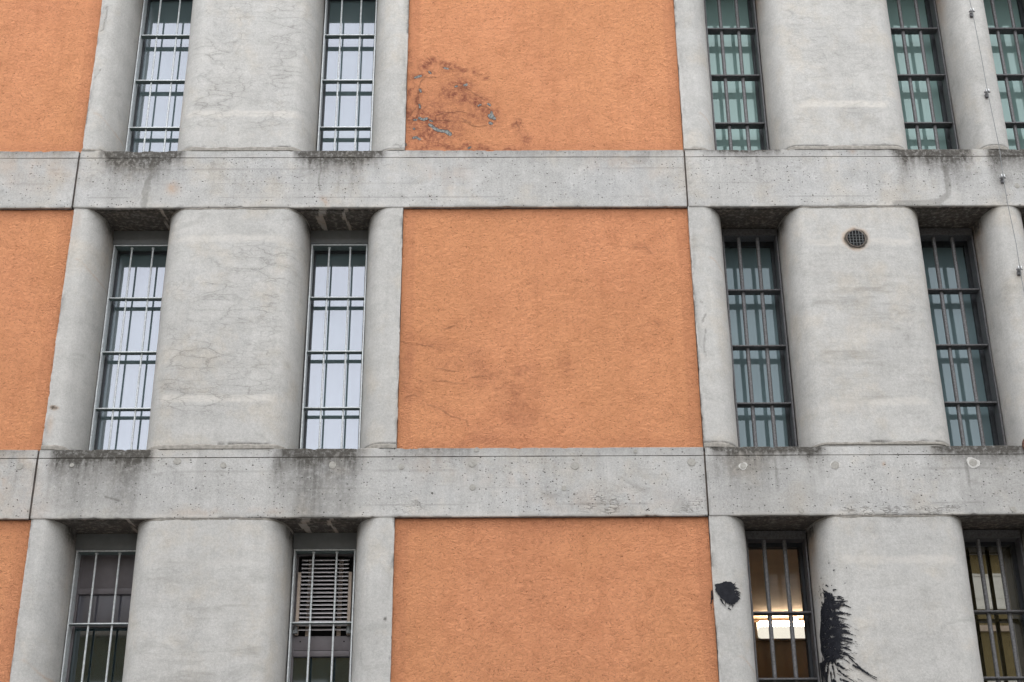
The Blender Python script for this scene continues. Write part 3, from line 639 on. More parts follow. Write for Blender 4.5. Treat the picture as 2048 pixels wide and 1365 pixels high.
def mortar_mesh(nm, row, z0, z1, grow, seed):
    x0, x1, a0, a1 = PIERS[nm]
    s, q, nrm = resample(pier_profile(x0, x1, a0, a1), .014, grow)
    if a0 == 0: q[:, 0] = np.maximum(q[:, 0], x0 + .001)
    if a1 == 0: q[:, 0] = np.minimum(q[:, 0], x1 - .001)
    wv = (fbm(s * 7 + seed * 3.1, s * 0 + seed, 33, 4) - .5)
    lv = []
    for f, g in ((0, 0), (.55, 0), (.85, -.002), (1, -.010)):
        z = z0 + (z1 - z0) * f + (wv * .024 * f if z1 > z0 else wv * .02 * f)
        lv.append(np.stack([q[:, 0] + nrm[:, 0] * (g + (vnoise(s * 40, s * 0 + f * 9, seed) - .5) * .004), q[:, 1] + nrm[:, 1] * g + (vnoise(s * 60, s * 0 + f * 9, seed + 4) - .5) * .003, z], 1))
    return sweep('mortar_bed', np.array(lv), closed=True, caps=True, smooth=50)

pier_lab = {
 ('A', 1): 'narrow grey pier with a dark hairline crack, right of the uppermost left orange panel',
 ('A', 2): 'narrow grey pier with a rust brown spot near its foot',
 ('A', 3): 'narrow clean grey pier at the lower left edge beside the window with brown metal panels',
 ('B', 1): 'wide cracked pier with one pale band between the two upper pale windows',
 ('B', 2): 'wide rounded pier with fine cracks and two pale bands between the two complete pale windows',
 ('B', 3): 'wide rounded pier with blurred dark smudges and no cracks left of the louvred window',
 ('C', 1): 'narrow grey pier left of the orange panel with peeling paint',
 ('C', 2): 'narrow grey pier left of the complete middle orange panel',
 ('C', 3): 'narrow grey pier with a small drilled hole right of the louvred window',
 ('D', 1): 'narrow pale pier right of the peeling orange panel, ending on the upper beam',
 ('D', 2): 'narrow pier with a thin dark crack right of the complete middle orange panel',
 ('D', 3): 'narrow pier hit by the small black paint blot left of the lit window',
 ('E', 1): 'wide rounded pier with a bright whitish band at its foot between dark barred teal windows',
 ('E', 2): 'wide rounded pier with the round vent hole near its top',
 ('E', 3): 'wide rounded pier with the large black paint splash on its left edge',
 ('F', 1): 'slim rounded pier with a thin wire and two clamps in the upper right',
 ('F', 2): 'slim rounded pier cut by the right edge with a rusty ring at its foot',
 ('F', 3): 'slim rounded pier at the lower right', ('G', 1): 'wide pier right of the greenish window beyond the wire', ('G', 2): 'wide pier in the middle storey beyond the slim pier with the ring', ('G', 3): 'wide pier in the lowest storey beyond the dark olive window'}
for row in (1, 2, 3):
    for nm in PIERS:
        if (nm, row) not in pier_lab: continue
        o = link('concrete_pier', pier_mesh(nm, row), M['pier'])
        tag(o, pier_lab[(nm, row)], 'pier', 'wide rounded concrete piers' if nm in 'BEG' else 'narrow concrete piers', 'thing')
        sd = ord(nm) + row * 5
        hgt = {('E', 2): .040, ('A', 1): .030, ('D', 1): .022, ('C', 1): .020}.get((nm, row), .042)
        gap = .016 if (nm, row) == ('E', 2) else 0
        if row < 3: link('mortar_bed', mortar_mesh(nm, row, TOP[row] + gap, TOP[row] + hgt, .013, sd), M['mortar'], o)
        if nm in 'BE' and row > 1:
            B = TOP[row - 1] - BH
            link('mortar_bed', mortar_mesh(nm, row, B - .0005, B - .020, .003, sd + 50), M['mortar'], o)

# ------------------------------------------------------------------ orange rendered panels
def panel_mesh(x0, x1, row, which, step):
    T = TOP[row] + .001; B = TOP[row - 1] - BH - .001; yf = .036
    zs = np.linspace(T + .004, B - .002, int((B - T) / step))
    prof = np.concatenate([[(.2, T), (yf + .006, T)], np.stack([np.full_like(zs, yf), zs], 1), [(.2, B)]])
    X = np.linspace(x0, x1, int((x1 - x0) / step))
    pts = np.zeros((len(X), len(prof), 3)); pts[..., 0] = X[:, None]; pts[..., 1] = prof[None, :, 0]; pts[..., 2] = prof[None, :, 1]
    x = pts[..., 0]; z = pts[..., 2]
    fr = np.zeros(len(prof), bool); fr[2:-1] = True
    pts[..., 1] += np.where(fr[None, :], (fbm(x * 2, z * 2, 41 + row, 3) - .5) * .006 + (fbm(x * 30, z * 42, 42, 3) - .5) * .004, 0)
    x = x.ravel(); z = z.ravel(); n = len(x); m = zeros4(n)
    d = np.minimum(np.minimum(x - x0, x1 - x), np.minimum(z - T, B - z))
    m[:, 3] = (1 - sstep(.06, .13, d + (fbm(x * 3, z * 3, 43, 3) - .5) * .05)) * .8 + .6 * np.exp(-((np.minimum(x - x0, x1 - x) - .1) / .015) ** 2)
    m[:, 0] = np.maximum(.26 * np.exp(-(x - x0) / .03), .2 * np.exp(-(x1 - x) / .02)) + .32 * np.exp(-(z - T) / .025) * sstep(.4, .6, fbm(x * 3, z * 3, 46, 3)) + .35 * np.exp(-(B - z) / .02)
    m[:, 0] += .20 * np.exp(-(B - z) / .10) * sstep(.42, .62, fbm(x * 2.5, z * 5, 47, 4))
    wx = x + (fbm(x * 5, z * 5, 44, 4) - .5) * .22; wz = z + (fbm(x * 5 + 7, z * 5, 45, 4) - .5) * .22
    lx = x + (fbm(x * 14, z * 14, 48, 3) - .5) * .03; lz = z + (fbm(x * 14 + 3, z * 14, 49, 3) - .5) * .03
    if which in (1, 2):
        for cx, cz, rx, rz in (STAIN1 if which == 1 else STAIN2):
            g = np.exp(-((wx - cx) / (rx * 1.15)) ** 2 - ((wz - cz) / (rz * 1.15)) ** 2)
            m[:, 0] = np.maximum(m[:, 0], g * (1.1 if which == 1 else .40))
        if which == 1:
            m[:, 0] = np.maximum(m[:, 0], .30 * np.exp(-((x + .5) / .6) ** 2 - ((z - 9.2) / .55) ** 2))
        for pl in (CRACK1 if which == 1 else CRACK2):
            dd = poly_line(lx, lz, pl)
            m[:, 2] = np.maximum(m[:, 2], (.45 if which == 1 else .34) * (1 - sstep(.002, .010, dd)) * sstep(.30, .5, fbm(x * 8, z * 8, 50, 3)))
            m[:, 0] = np.maximum(m[:, 0], (.30 if which == 1 else .18) * (1 - sstep(.01, .07, dd)))
        if which == 1:
            for i, pl in enumerate(EXPOSED1):
                dd = poly_line(lx, lz, pl)
                w = .020 if i in (6, 8, 10, 18) else .012
                m[:, 1] = np.maximum(m[:, 1], (1 - sstep(w * .3, w * 1.5, dd)))
                m[:, 0] = np.maximum(m[:, 0], .65 * (1 - sstep(.02, .08, dd)))
    m[:, 0] = np.clip(m[:, 0], 0, 1)
    return sweep('stucco_panel', pts, caps=True, smooth=30, cols={'mask': m})

panel_lab = {('L', 1): 'uppermost left orange stucco panel, cut by the top left corner', ('L', 2): 'middle left orange stucco panel between the two beams, cut by the left edge',
             ('L', 3): 'thin sliver of orange stucco panel in the lower left corner', ('M', 1): 'orange stucco panel with peeling patches and cracks in its lower left corner',
             ('M', 2): 'only fully visible orange stucco panel, with faint purple stains, between both beams', ('M', 3): 'clean orange stucco panel below the lower beam, nicked by black paint'}
for row in (1, 2, 3):
    o = link('stucco_panel', panel_mesh(XMIN, -3.896, row, 0, .02), M['stucco']); tag(o, panel_lab[('L', row)], 'wall panel', 'orange rendered wall panels', 'thing')
    o = link('stucco_panel', panel_mesh(6.803, XMAX, row, 0, .03), M['stucco']); tag(o, 'orange stucco panel at the far right of the %s storey' % STOREY[row], 'wall panel', 'orange rendered wall panels', 'thing')
    o = link('stucco_panel', panel_mesh(-.863, 1.764, row, row, .009 if row < 3 else .014), M['stucco']); tag(o, panel_lab[('M', row)], 'wall panel', 'orange rendered wall panels', 'thing')

# ------------------------------------------------------------------ windows (origin: centre of the opening, on top of the beam, facade plane)
SOF = TOP[1] - BH - TOP[2]      # clear height of an opening
M['galv_under'] = mat_metal('shaded_galvanised_underside', (.16, .20, .20), .6, .2, .2, 40)  # darker steel that paints underside shade onto the downward faces
def under_shaded(me):
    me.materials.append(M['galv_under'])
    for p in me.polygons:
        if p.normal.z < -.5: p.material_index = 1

def window_left(gw, kind, glass):
    r = empty('barred_window'); h = gw / 2; fw = .265
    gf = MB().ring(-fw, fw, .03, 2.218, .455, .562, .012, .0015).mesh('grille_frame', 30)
    gf.materials.append(M['galv']); under_shaded(gf); g = link('grille_frame', gf, None, r)
    for x in (-.10, .10):
        b = MB().rod((x, .495, .042), (x, .495, 2.2055), .0088, 14)
        b.rod((x, .495, 2.195), (x, .495, 2.2054), .015, 14)
        link('bar', b.mesh('bar', 40), M['galv'], g)
    for z in ((.56, 1.115, 1.665) if kind == 'plain' else (.50, 1.05, 1.586)):
        cb = MB().box(-fw + .0122, fw - .0122, .463, .527, z - .0055, z + .0055, .0012).mesh('crossbar', 30); cb.materials.append(M['galv']); under_shaded(cb)
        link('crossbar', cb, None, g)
    link('lintel_sheet', MB().box(-h + .001, h - .001,   .44, .52, 2.221, SOF - .001, .003).mesh('lintel_sheet', 30), M['lintel'], r)
    s = MB().ring(-h + .004, h - .004, .012, 2.226, .570, .63, .034, .003)
    if kind == 'plain':
        link('sash_frame', s.mesh('sash_frame', 30), M['sash'], r)
        link('glass_pane', MB().box(-h + .037, h - .037, .600, .612, .045, 2.193).mesh('glass_pane', 0), M[glass], r)
    elif kind == 'flap':
        s.box(-h + .037, h - .037, 0.5550, 0.6120, 1.862, 1.912, .004)
        s.box(-h + .037, h - .037, 0.5670, 0.6100, 1.585, 1.612, .003)
        link('sash_frame', s.mesh('sash_frame', 30), M['panel'], r)
        f = MB().box(-h + .037, h - .037, .575, .593, 1.915, 2.193, .003)
        tag(link('flap_panel', f.mesh('flap_panel', 30), M['panel'], r), 'dull mauve sheet metal flap at the top')
        link('glass_pane', MB().box(-h + .037, h - .037, 0.5890, 0.6010, 1.612, 1.862).mesh('glass_pane', 0), M['glass_grey'], r)
        link('glass_pane', MB().box(-h + .037, h - .037, 0.5890, 0.6010, .045, 1.585).mesh('glass_pane', 0), M['glass_dark'], r)
    elif kind == 'louvre':
        s.box(-h + .037, h - .037, 0.5550, 0.6120, 1.318, 1.366, .004)
        link('sash_frame', s.mesh('sash_frame', 30), M['panel'], r)
        pp = link('metal_panel', MB().box(-h + .037, h - .037, 0.5670, 0.5930, 1.371, 1.492, .003).mesh('metal_panel', 30), M['panel'], r)
        for x in (-.185, .185):
            link('screw', MB().rod((x, .5645, 1.446), (x, .571, 1.446), .0065, 10).mesh('screw', 30), M['black'], pp)
        link('louvre_backing', MB().box(-h + .037, h - .037, 0.6070, 0.6140, 1.494, 2.193).mesh('louvre_backing', 0), M['black'], r)
        L = empty('louvre'); L.parent = r
        for sx in (-1, 1):
            link('side_strip', MB().box(sx * .2185 - .0135, sx * .2185 + .0135, 0.5400, 0.5850, 1.50, 2.04, .002).mesh('side_strip', 30), M['beige'], L)
            link('back_strap', MB().box(sx * .1325 - .0175, sx * .1325 + .0175, 0.5930, 0.6030, 1.50, 2.17, .001).mesh('back_strap', 30), M['beige'], L)
            link('bracket', MB().box(sx * .226 - .022, sx * .226 + .022, 0.5150, 0.5390, 1.505, 1.535, .004).rod((sx * .222, .527, 1.51), (sx * .222, .527, 1.57), .016, 12).mesh('bracket', 30), M['lintel'], L)
        sl = MB(); bm = sl.bm
        for i in range(18):
            z = 1.535 + i * .0355; prev = None
            for k in range(5):                                       # one cambered blade
                t = k / 4; y = .540 + .046 * t; zz = z + .018 * t + .006 * math.sin(PI * t)
                row_ = [bm.verts.new((-.203, y, zz)), bm.verts.new((.203, y, zz)), bm.verts.new((.203, y, zz + .006)), bm.verts.new((-.203, y, zz + .006))]
                if prev:
                    for q in range(4): bm.faces.new((prev[q], prev[(q + 1) % 4], row_[(q + 1) % 4], row_[q]))
                else: bm.faces.new(row_[::-1])
                prev = row_
            bm.faces.new(prev)
        link('slats', sl.mesh('slats', 40), M['panel_metal'], L)
        link('glass_pane', MB().box(-h + .037, h - .037, 0.5890, 0.6010, .045, 1.318).mesh('glass_pane', 0), M['glass_dark'], r)
    return r

M['panel_metal'] = mat_metal('louvre_blade', (.62, .59, .61), .45, .55, .1, 30)
def window_right(gw, glass, bars=(.57, 1.137, 1.707)):
    r = empty('barred_window'); h = gw / 2; fw = h - .012
    gf = MB().ring(-fw, fw, .02, SOF - .012, .41, .54, .014, .002, .072)
    g = link('grille_frame', gf.mesh('grille_frame', 30), M['dark'], r)
    for x in (-.098, .080):
        link('bar', MB().rod((x, .47, .07), (x, .47, SOF - .082), .0185, 20).mesh('bar', 40), M['rod'], g)
    for z in bars:
        link('crossbar', MB().box(-fw + .0142, fw - .0142, .42, .52, z - .0075, z + .0075, .0018).mesh('crossbar', 30), M['dark'], g)
    s = MB().ring(-h + .004, h - .004, .012, SOF - .004, .590, .67, .040, .003, .10)
    link('sash_frame', s.mesh('sash_frame', 30), M['sash'], r)
    link('glass_pane', MB().box(-h + .043, h - .043, .630, .640, .05, SOF - .103).mesh('glass_pane', 0), M[glass], r)
    return r

win_lab = {
 (0, 1): 'upper pale window with light steel bars, left of the cracked wide pier', (1, 1): 'upper pale window with light steel bars, beside the peeling orange panel',
 (0, 2): 'complete pale window with light steel bars left of the wide pier with two pale bands', (1, 2): 'complete pale window with light steel bars close to the complete orange panel',
 (0, 3): 'dark window with brown metal flap behind light steel bars, low on the left', (1, 3): 'dark window with a grey slatted louvre behind light steel bars',
 (2, 1): 'upper bluish teal window with thick dark bars just right of the peeling orange panel', (3, 1): 'upper light teal window with thick dark bars left of the wire',
 (4, 1): 'greenish barred window cut by the upper right edge, right of the wire', (2, 2): 'deep teal window with thick dark bars left of the pier with the round vent',
 (3, 2): 'deep teal window with thick dark bars right of the pier with the round vent', (2, 3): 'lit window with thick dark bars showing a warm ceiling and glowing lamp',
 (3, 3): 'dark olive window with thick dark bars in the lower right corner',
 (4, 2): 'deep teal window right of the slim pier with the rusty ring', (4, 3): 'dark olive window right of the lowest slim pier'}
proto = {}
def place(i, row, key, maker):
    gx0, gx1 = GAPS[i]
    r = copy_tree(proto[key]) if key in proto else maker()
    proto.setdefault(key, r)
    r.location = ((gx0 + gx1) / 2, 0, TOP[row])
    tag(r, win_lab[(i, row)], 'window', 'windows with light steel bars' if i < 2 else 'windows with thick dark bars', 'thing')
    return r
for row in (1, 2):
    for i in (0, 1): place(i, row, 'pale', lambda: window_left(.548, 'plain', 'glass_left'))
place(0, 3, 'flap', lambda: window_left(.548, 'flap', None)); place(1, 3, 'louvre', lambda: window_left(.548, 'louvre', None))
for i in (2, 3, 4): place(i, 1, 'tealtop', lambda: window_right(.545, 'glass_top'))
for i in (2, 3, 4): place(i, 2, 'tealmid', lambda: window_right(.545, 'glass_mid'))
place(2, 3, 'clear', lambda: window_right(.545, 'glass_clear', (.53, 1.083, 1.641)))
for i in (3, 4): place(i, 3, 'olive', lambda: window_right(.545, 'glass_olive', (.53, 1.083, 1.641)))

# ------------------------------------------------------------------ the lit room behind the lowest barred window
rm = MB(); X0, X1, Y0, Y1, Z0, Z1 = 1.45, 3.92, .81, 3.70, 2.65, 5.165
rm.box(X0, X1, Y0, Y1 + .1, Z1, Z1 + .1); rc = tag(link('room_ceiling', rm.mesh('room_ceiling', 0), M['room']), kind='structure')
rw = MB().box(X0, X1, Y1, Y1 + .1, Z0, Z1 - .002).box(X0 - .1, X0, Y0, Y1 + .1, Z0, Z1 - .002).box(X1, X1 + .1, Y0, Y1 + .1, Z0, Z1 - .002).box(X0, X1, Y0, Y1, Z0 - .1, Z0)
rw.box(X0 + .002, X1 - .002, Y1 - .03, Y1 - .001, Z1 - .05, Z1 - .012, .004)
tag(link('room_wall', rw.mesh('room_wall', 0), M['roomwall']), kind='structure')
lampo = empty('ceiling_lamp', (3.45, 3.55, 5.0)); tag(lampo, 'glowing warm white strip lamp inside the lit room behind dark bars', 'lamp')
link('lamp_body', MB().box(-.70, .40, .02, .12, -.075, .105, .006).mesh('lamp_body', 30), M['white'], lampo)
link('lamp_diffuser', MB().box(-.70, .40, -.075, .019, -.08, .040, .03).mesh('lamp_diffuser', 40), M['lamp'], lampo)
M['tube'] = mat_emit('uplight_tube', (1.0, .80, .58), 38.0)
link('uplight_tube', MB().box(-.685, .385, -.06, .019, .048, .098, .01).mesh('uplight_tube', 40), M['tube'], lampo)
link('ceiling_bracket', MB().box(-.30, -.26, -.02, .02, .101, .158, .003).mesh('ceiling_bracket', 30), M['white'], lampo)

# ------------------------------------------------------------------ round vent in the middle right wide pier
v = empty('round_vent', (3.288, 0, 7.805)); tag(v, 'round dark vent hole with a wire mesh in the wide pier', 'vent')
def collar(r0, r1, y0, y1, n=40):
    bm = bmesh.new(); R = []
    for rr, y in ((r0, y1), (r0, y0), (r1, y0), (r1, y1)):
        R.append([bm.verts.new((rr * math.cos(2 * PI * k / n), y, rr * math.sin(2 * PI * k / n))) for k in range(n)])
    for a, b in zip(R, R[1:]):
        for k in range(n): bm.faces.new((a[k], a[(k + 1) % n], b[(k + 1) % n], b[k]))
    bmesh.ops.recalc_face_normals(bm, faces=bm.faces)
    m_ = bpy.data.meshes.new('vent_collar'); bm.to_mesh(m_); bm.free(); return m_
link('vent_collar', collar(.081, .088, -.003, .02), M['seal'], v)
link('vent_hole', MB().rod((0, .001, 0), (0, .02, 0), .0815, 40).mesh('vent_hole', 30), M['black'], v)
wm = MB()
for i in range(-2, 3):
    c = i * .029; e = math.sqrt(.080 ** 2 - c * c)
    wm.rod((c, -.006, -e), (c, -.006, e), .0019, 8)
    if i != 2: wm.rod((-e + .004, -.0025, c + .012), (e - .004, -.0025, c + .012), .0014, 8)
link('wire_mesh', wm.mesh('wire_mesh', 60), M['lintel'], v)

# ------------------------------------------------------------------ wire with its clamps down the slim right pier
wire_pts = [(4.682, -.034, 11.0), (4.693, -.034, 10.49), (4.699, -.040, 10.322), (4.713, -.034, 9.8), (4.712, -.040, 9.373), (4.728, -.032, 9.0), (4.735, -.033, 8.75), (4.719, -.040, 8.421), (4.723, -.030, 8.15), (4.735, -.034, 7.73), (4.727, -.040, 7.461), (4.732, -.034, 7.17), (4.74, -.034, 6.6)]
wr = link('lightning_wire', MB().tube(wire_pts, .0033, 8).mesh('lightning_wire', 60), M['lintel']); tag(wr, 'thin grey wire running down over slim pier and upper right beam', 'wire')
cl_lab = ['small metal clamp holding the wire near the top right corner', 'small metal clamp holding the wire halfway down the uppermost slim pier', 'small metal clamp holding the wire on the upper right beam', 'lowest small metal clamp holding the wire, on the pier below the beam']
def clamp():
    r = empty('wire_clamp')
    link('clamp_plate', MB().box(-.016, .016, -.022, .008, -.042, .0, .003).mesh('clamp_plate', 30), M['dark'], r)
    b = MB().box(-.017, -.007, -.050, -.022, .004, .032, .003).box(.007, .017, -.050, -.022, .004, .032, .003)
    link('clamp_jaw', b.mesh('clamp_jaw', 30), M['steel'], r)
    link('bolt', MB().rod((-.026, -.037, -.002), (.026, -.037, -.002), .0055, 10).rod((-.030, -.037, -.002), (-.022, -.037, -.002), .010, 6).mesh('bolt', 30), M['dark'], r)
    return r
c0 = clamp()
for i, (x, z) in enumerate([(4.699, 10.322), (4.712, 9.373), (4.719, 8.421), (4.727, 7.461)]):
    c = c0 if i == 0 else copy_tree(c0)
    c.location = (x, .0, z); tag(c, cl_lab[i], 'clamp', 'clamps along the wire')

# ------------------------------------------------------------------ rusty ring at the foot of the slim pier
rr = MB(); ang = [2 * PI * k / 40 for k in range(41)]
rr.tube([(4.585 + .078 * math.cos(a), -.02 + .01 * math.sin(a), 5.775 + .075 * math.sin(a)) for a in ang], .017, 10)
tag(link('rusty_ring', rr.mesh('rusty_ring', 60), M['rust'], None), 'rusty brown ring standing on the beam at the right edge', 'ring')

# ------------------------------------------------------------------ black paint thrown at the wall
def film(s, z, mask, place_pt, verts, faces, step):
    idx = -np.ones((len(s), len(z)), int)
    need = np.zeros((len(s), len(z)), bool)
    need[:-1, :-1] |= mask; need[1:, :-1] |= mask; need[:-1, 1:] |= mask; need[1:, 1:] |= mask
    I, J = np.nonzero(need)
    base = len(verts)
    idx[I, J] = base + np.arange(len(I))
    for i, j in zip(I, J): verts.append(place_pt(s[i], z[j]))
    for i, j in zip(*np.nonzero(mask)): faces.append((int(idx[i, j]), int(idx[i + 1, j]), int(idx[i + 1, j + 1]), int(idx[i, j + 1])))

def splash_mask(S, Z, body, strokes, holes, seed):
    sx = S + (fbm(S * 45, Z * 45, seed, 4) - .5) * .020; zx = Z + (fbm(S * 45 + 9, Z * 45, seed + 1, 4) - .5) * .020
    m = inside_poly(sx, zx, body)
    for a, b, c, d, r0, r1 in strokes:
        dist, t = seg_dist(S + (fbm(S * 30, Z * 30, seed + 2, 3) - .5) * .012, Z + (fbm(S * 30, Z * 30 + 5, seed + 3, 3) - .5) * .012, (a, b), (c, d))
        m |= dist < (r0 + (r1 - r0) * t) * (.55 + .9 * fbm(S * 60, Z * 60, seed + 4, 3))
    for a, b, c, d, r0, r1 in holes:
        dist, t = seg_dist(sx, zx, (a, b), (c, d)); m &= ~(dist < (r0 + (r1 - r0) * t) * .9)
    return m

def on_pier(nm, off):
    x0, x1, a0, a1 = PIERS[nm]; p = pier_profile(x0, x1, a0, a1)
    if a0 == 0: p = p[1:]
    L = np.r_[0, np.cumsum(np.hypot(*np.diff(p, axis=0).T))]
    def f(s, z):
        x, y = np.interp(s, L, p[:, 0]), np.interp(s, L, p[:, 1]); xa, ya = np.interp(s - .004, L, p[:, 0]), np.interp(s - .004, L, p[:, 1]); xb, yb = np.interp(s + .004, L, p[:, 0]), np.interp(s + .004, L, p[:, 1])
        tx, ty = xb - xa, yb - ya; l = math.hypot(tx, ty) or 1
        return (x + ty / l * off, y - tx / l * off, z)
    return f
rnd = random.Random(11)
extra = []
for k in range(40):                                                # loose specks above and around the splash
    q, w2 = rnd.gauss(.52, .09), rnd.uniform(4.43, 4.62); extra.append((q, w2, q + .004, w2 + .006, rnd.uniform(.0015, .0045), .001))
for k in range(60):
    q, w2 = rnd.uniform(.62, .86), rnd.uniform(3.75, 4.45); t_ = rnd.uniform(.006, .05); extra.append((q, w2, q + t_, w2 - t_ * (.15 + .6 * (4.45 - w2)), rnd.uniform(.001, .003), .0007))
def fringe(S, Z, body):
    zz = np.linspace(3.9, 4.6, 140); ss = np.linspace(.2, .8, 300)
    A, Bz = np.meshgrid(ss, zz, indexing='ij'); ins = inside_poly(A, Bz, body)
    edge = np.where(ins.any(0), ss[np.maximum(ins.shape[0] - 1 - ins[::-1].argmax(0), 0)], .50)
    sl = -.06 - .60 * np.clip(4.47 - Z, 0, .6)
    v = Z - sl * np.clip(S - .58, -.05, .3)                         # follow the throw back to the edge
    u = S - np.interp(v, zz, edge) + .035
    ln = .020 + .19 * sstep(.46, .80, fbm(v * 42, v * 0 + 3.3, 410, 3)) + .05 * sstep(.5, .7, fbm(v * 120, v * 0, 411, 2))
    thin = fbm(v * 170, u * 9, 412, 3)
    m = (u > -.02) & (u < ln) & (thin > .26 + .34 * np.clip(u / ln, 0, 1)) & (v > 3.97) & (v < 4.50)
    w = 3.995 - Z + (fbm(S * 20, S * 0, 413, 3) - .5) * .06         # runs below
    ld = .03 + .42 * sstep(.48, .75, fbm(S * 38, S * 0 + 7, 414, 3))
    m |= (w > -.03) & (w < ld) & (S + w * -.12 > .37) & (S - w * .35 < .575) & (fbm(S * 150 - w * 14, w * 7, 415, 3) > .30 + .36 * np.clip(w / ld, 0, 1))
    return m
def flaws(S, Z, body):
    return (fbm(S * 55, Z * 90, 420, 3) > .70) & (S > .50)
step = .0036
s = np.arange(.30, 1.0, step); z = np.arange(3.45, 4.86, step)
Sg, Zg = np.meshgrid(s[:-1] + step / 2, z[:-1] + step / 2, indexing='ij')
dab = []
for k in range(46):
    a = rnd.uniform(-1.9, .9); r_ = .055 + .02 * rnd.random(); ln = rnd.uniform(.015, .05); ca, sa = math.cos(a), math.sin(a)
    dab.append((.115 + ca * r_, 4.52 + sa * r_ * 1.1, .115 + ca * (r_ + ln), 4.52 + sa * (r_ + ln) * 1.1 - .006, rnd.uniform(.003, .007), .001))
low = [(.40, 3.95, .395, 3.55, .02, .008), (.50, 3.9, .52, 3.5, .02, .006), (.62, 3.82, .72, 3.6, .02, .005)]
msk = splash_mask(Sg, Zg, SPLAT_BODY, SPLAT_STROKES + extra + low, SPLAT_HOLES, 301)
msk = (msk & ~flaws(Sg, Zg, SPLAT_BODY)) | fringe(Sg, Zg, SPLAT_BODY)
V, F = [], []
film(s, z, msk, on_pier('E', .0085), V, F, step)
tag(link('paint_splash', raw_mesh('paint_splash', V, F, 60), M['paint']), 'large black paint splash with spiky runs on the wide pier beside the lit window', 'paint splash', None, 'thing')
V, F = [], []
s = np.arange(.0, .30, step); z = np.arange(4.30, 4.68, step)
Sg, Zg = np.meshgrid(s[:-1] + step / 2, z[:-1] + step / 2, indexing='ij')
film(s, z, splash_mask(Sg, Zg, DAB_BODY, DAB_STROKES + dab, [], 320), on_pier('D', .0085), V, F, step)
s = np.arange(1.70, 1.764, step); z = np.arange(4.33, 4.62, step)
Sg, Zg = np.meshgrid(s[:-1] + step / 2, z[:-1] + step / 2, indexing='ij')
film(s, z, splash_mask(Sg, Zg, DABP_BODY, DABP_STROKES, [], 330), lambda a, b: (a, .0295, b), V, F, step)
tag(link('paint_splash', raw_mesh('paint_splash', V, F, 60), M['paint']), 'small black paint blot across the narrow pier and orange panel edge', 'paint splash', None, 'thing')

# ------------------------------------------------------------------ what stands outside the frame: plinth, street, house opposite, wall behind the windows
tag(link('plinth_wall', MB().box(XMIN, XMAX, .02, .80, .002, TOP[3]).mesh('plinth_wall', 0), M['mortar']), kind='structure')
tag(link('street', raw_mesh('street', [(-250, -250, 0), (250, -250, 0), (250, 250, 0), (-250, 250, 0)], [(0, 1, 2, 3)]), M['ground']), kind='structure')
ob = empty('street_house', (0, -25, 0)); tag(ob, 'cream house across the street, mirrored in the lowest windows', 'house')
link('wall', MB().box(-28, 28, -9, 0, 0, 12.2).mesh('wall', 0), M['far_wall'], ob)
link('cornice', MB().box(-28.3, 28.3, -9.3, .35, 12.2, 12.75).box(-28.1, 28.1, 0, .12, 10.1, 10.25).mesh('cornice', 0), M['beige'], ob)
wmesh = None
for fl in (5.1, 7.9, 10.7):
    for k in range(-9, 10):
        if wmesh is None:
            wm2 = MB().ring(-.62, .62, 0, .98, .0, .06, .06).box(-.56, .56, .005, .03, .28, .33)
            wmesh = wm2.mesh('window', 0); pm = MB().box(-.56, .56, .005, .02, .06, .92).mesh('sky_pane', 0)
            M['sky_pane'] = mat_plain('sky_pane', (.80, .80, .77), .6, .05);  # white pane colour stands in for sky reflected in the house windows
        f = link('window', wmesh, M['white'], ob, (k * 2.6 + .1, .004, fl)); link('sky_pane', pm, M['sky_pane'], f)

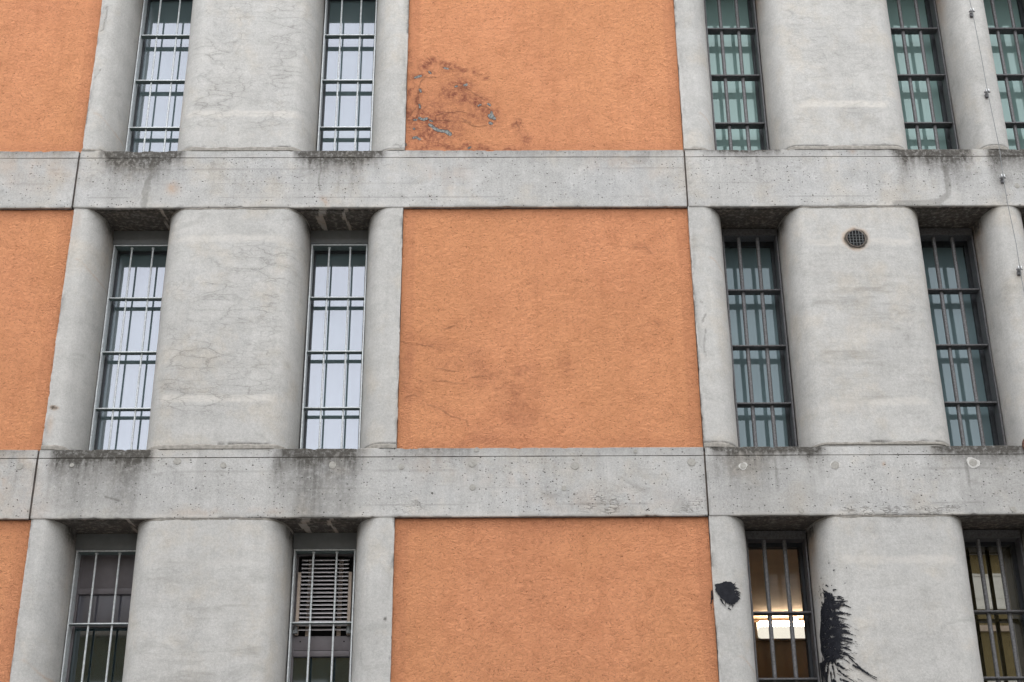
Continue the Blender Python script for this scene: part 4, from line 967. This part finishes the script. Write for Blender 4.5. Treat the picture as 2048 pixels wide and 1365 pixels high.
# ------------------------------------------------------------------ light, sky, camera
SUN_EL, SUN_AZ = math.radians(70), math.radians(-6)
w = bpy.data.worlds.new('World'); scene.world = w; w.use_nodes = True
nt = w.node_tree; nt.nodes.clear()
sky = nt.nodes.new('ShaderNodeTexSky'); sky.sky_type = 'NISHITA'; sky.sun_disc = False
sky.sun_elevation = SUN_EL; sky.sun_rotation = PI + SUN_AZ * -1; sky.air_density = 1.0; sky.dust_density = 1.0; sky.ozone_density = 1.0
hs = nt.nodes.new('ShaderNodeHueSaturation'); hs.inputs['Saturation'].default_value = .08; hs.inputs['Value'].default_value = 3.05
bg = nt.nodes.new('ShaderNodeBackground'); bg.inputs['Strength'].default_value = SKY
wo = nt.nodes.new('ShaderNodeOutputWorld')
nt.links.new(sky.outputs[0], hs.inputs['Color']); nt.links.new(hs.outputs[0], bg.inputs[0]); nt.links.new(bg.outputs[0], wo.inputs[0])
sl = bpy.data.lights.new('sun', 'SUN'); sl.energy = SUN; sl.angle = math.radians(30); sl.color = (1.0, .97, .93)
so = bpy.data.objects.new('sun', sl); COL.objects.link(so)
d = Vector((math.sin(SUN_AZ) * math.cos(SUN_EL), -math.cos(SUN_AZ) * math.cos(SUN_EL), math.sin(SUN_EL)))
so.rotation_euler = d.to_track_quat('Z', 'Y').to_euler(); so.location = (0, -20, 30)

TH, ROLL, YAW = 0.42514052, -0.00816889, 0.01128671
cam = bpy.data.cameras.new('camera'); co = bpy.data.objects.new('camera', cam); COL.objects.link(co)
cam.sensor_width = 36; cam.lens = 50.0; cam.clip_end = 2000
fw = Vector((math.sin(YAW) * math.cos(TH), math.cos(YAW) * math.cos(TH), math.sin(TH)))
r0 = Vector((math.cos(YAW), -math.sin(YAW), 0)); u0 = r0.cross(fw)
rt = r0 * math.cos(ROLL) + u0 * math.sin(ROLL); up = rt.cross(fw)
co.matrix_world = Matrix(((rt.x, up.x, -fw.x, 0), (rt.y, up.y, -fw.y, -11.45), (rt.z, up.z, -fw.z, 1.6), (0, 0, 0, 1)))
scene.camera = co
scene.view_settings.view_transform = 'Standard'; scene.view_settings.look = 'None'; scene.view_settings.exposure = 0
scene.render.engine = 'CYCLES'
scene.cycles.max_bounces = 6; scene.cycles.diffuse_bounces = 4; scene.cycles.glossy_bounces = 3; scene.cycles.transparent_max_bounces = 6
scene.cycles.use_denoising = True
scene.cycles.use_adaptive_sampling = True; scene.cycles.adaptive_threshold = .025; scene.cycles.adaptive_min_samples = 16
scene.cycles.caustics_reflective = False
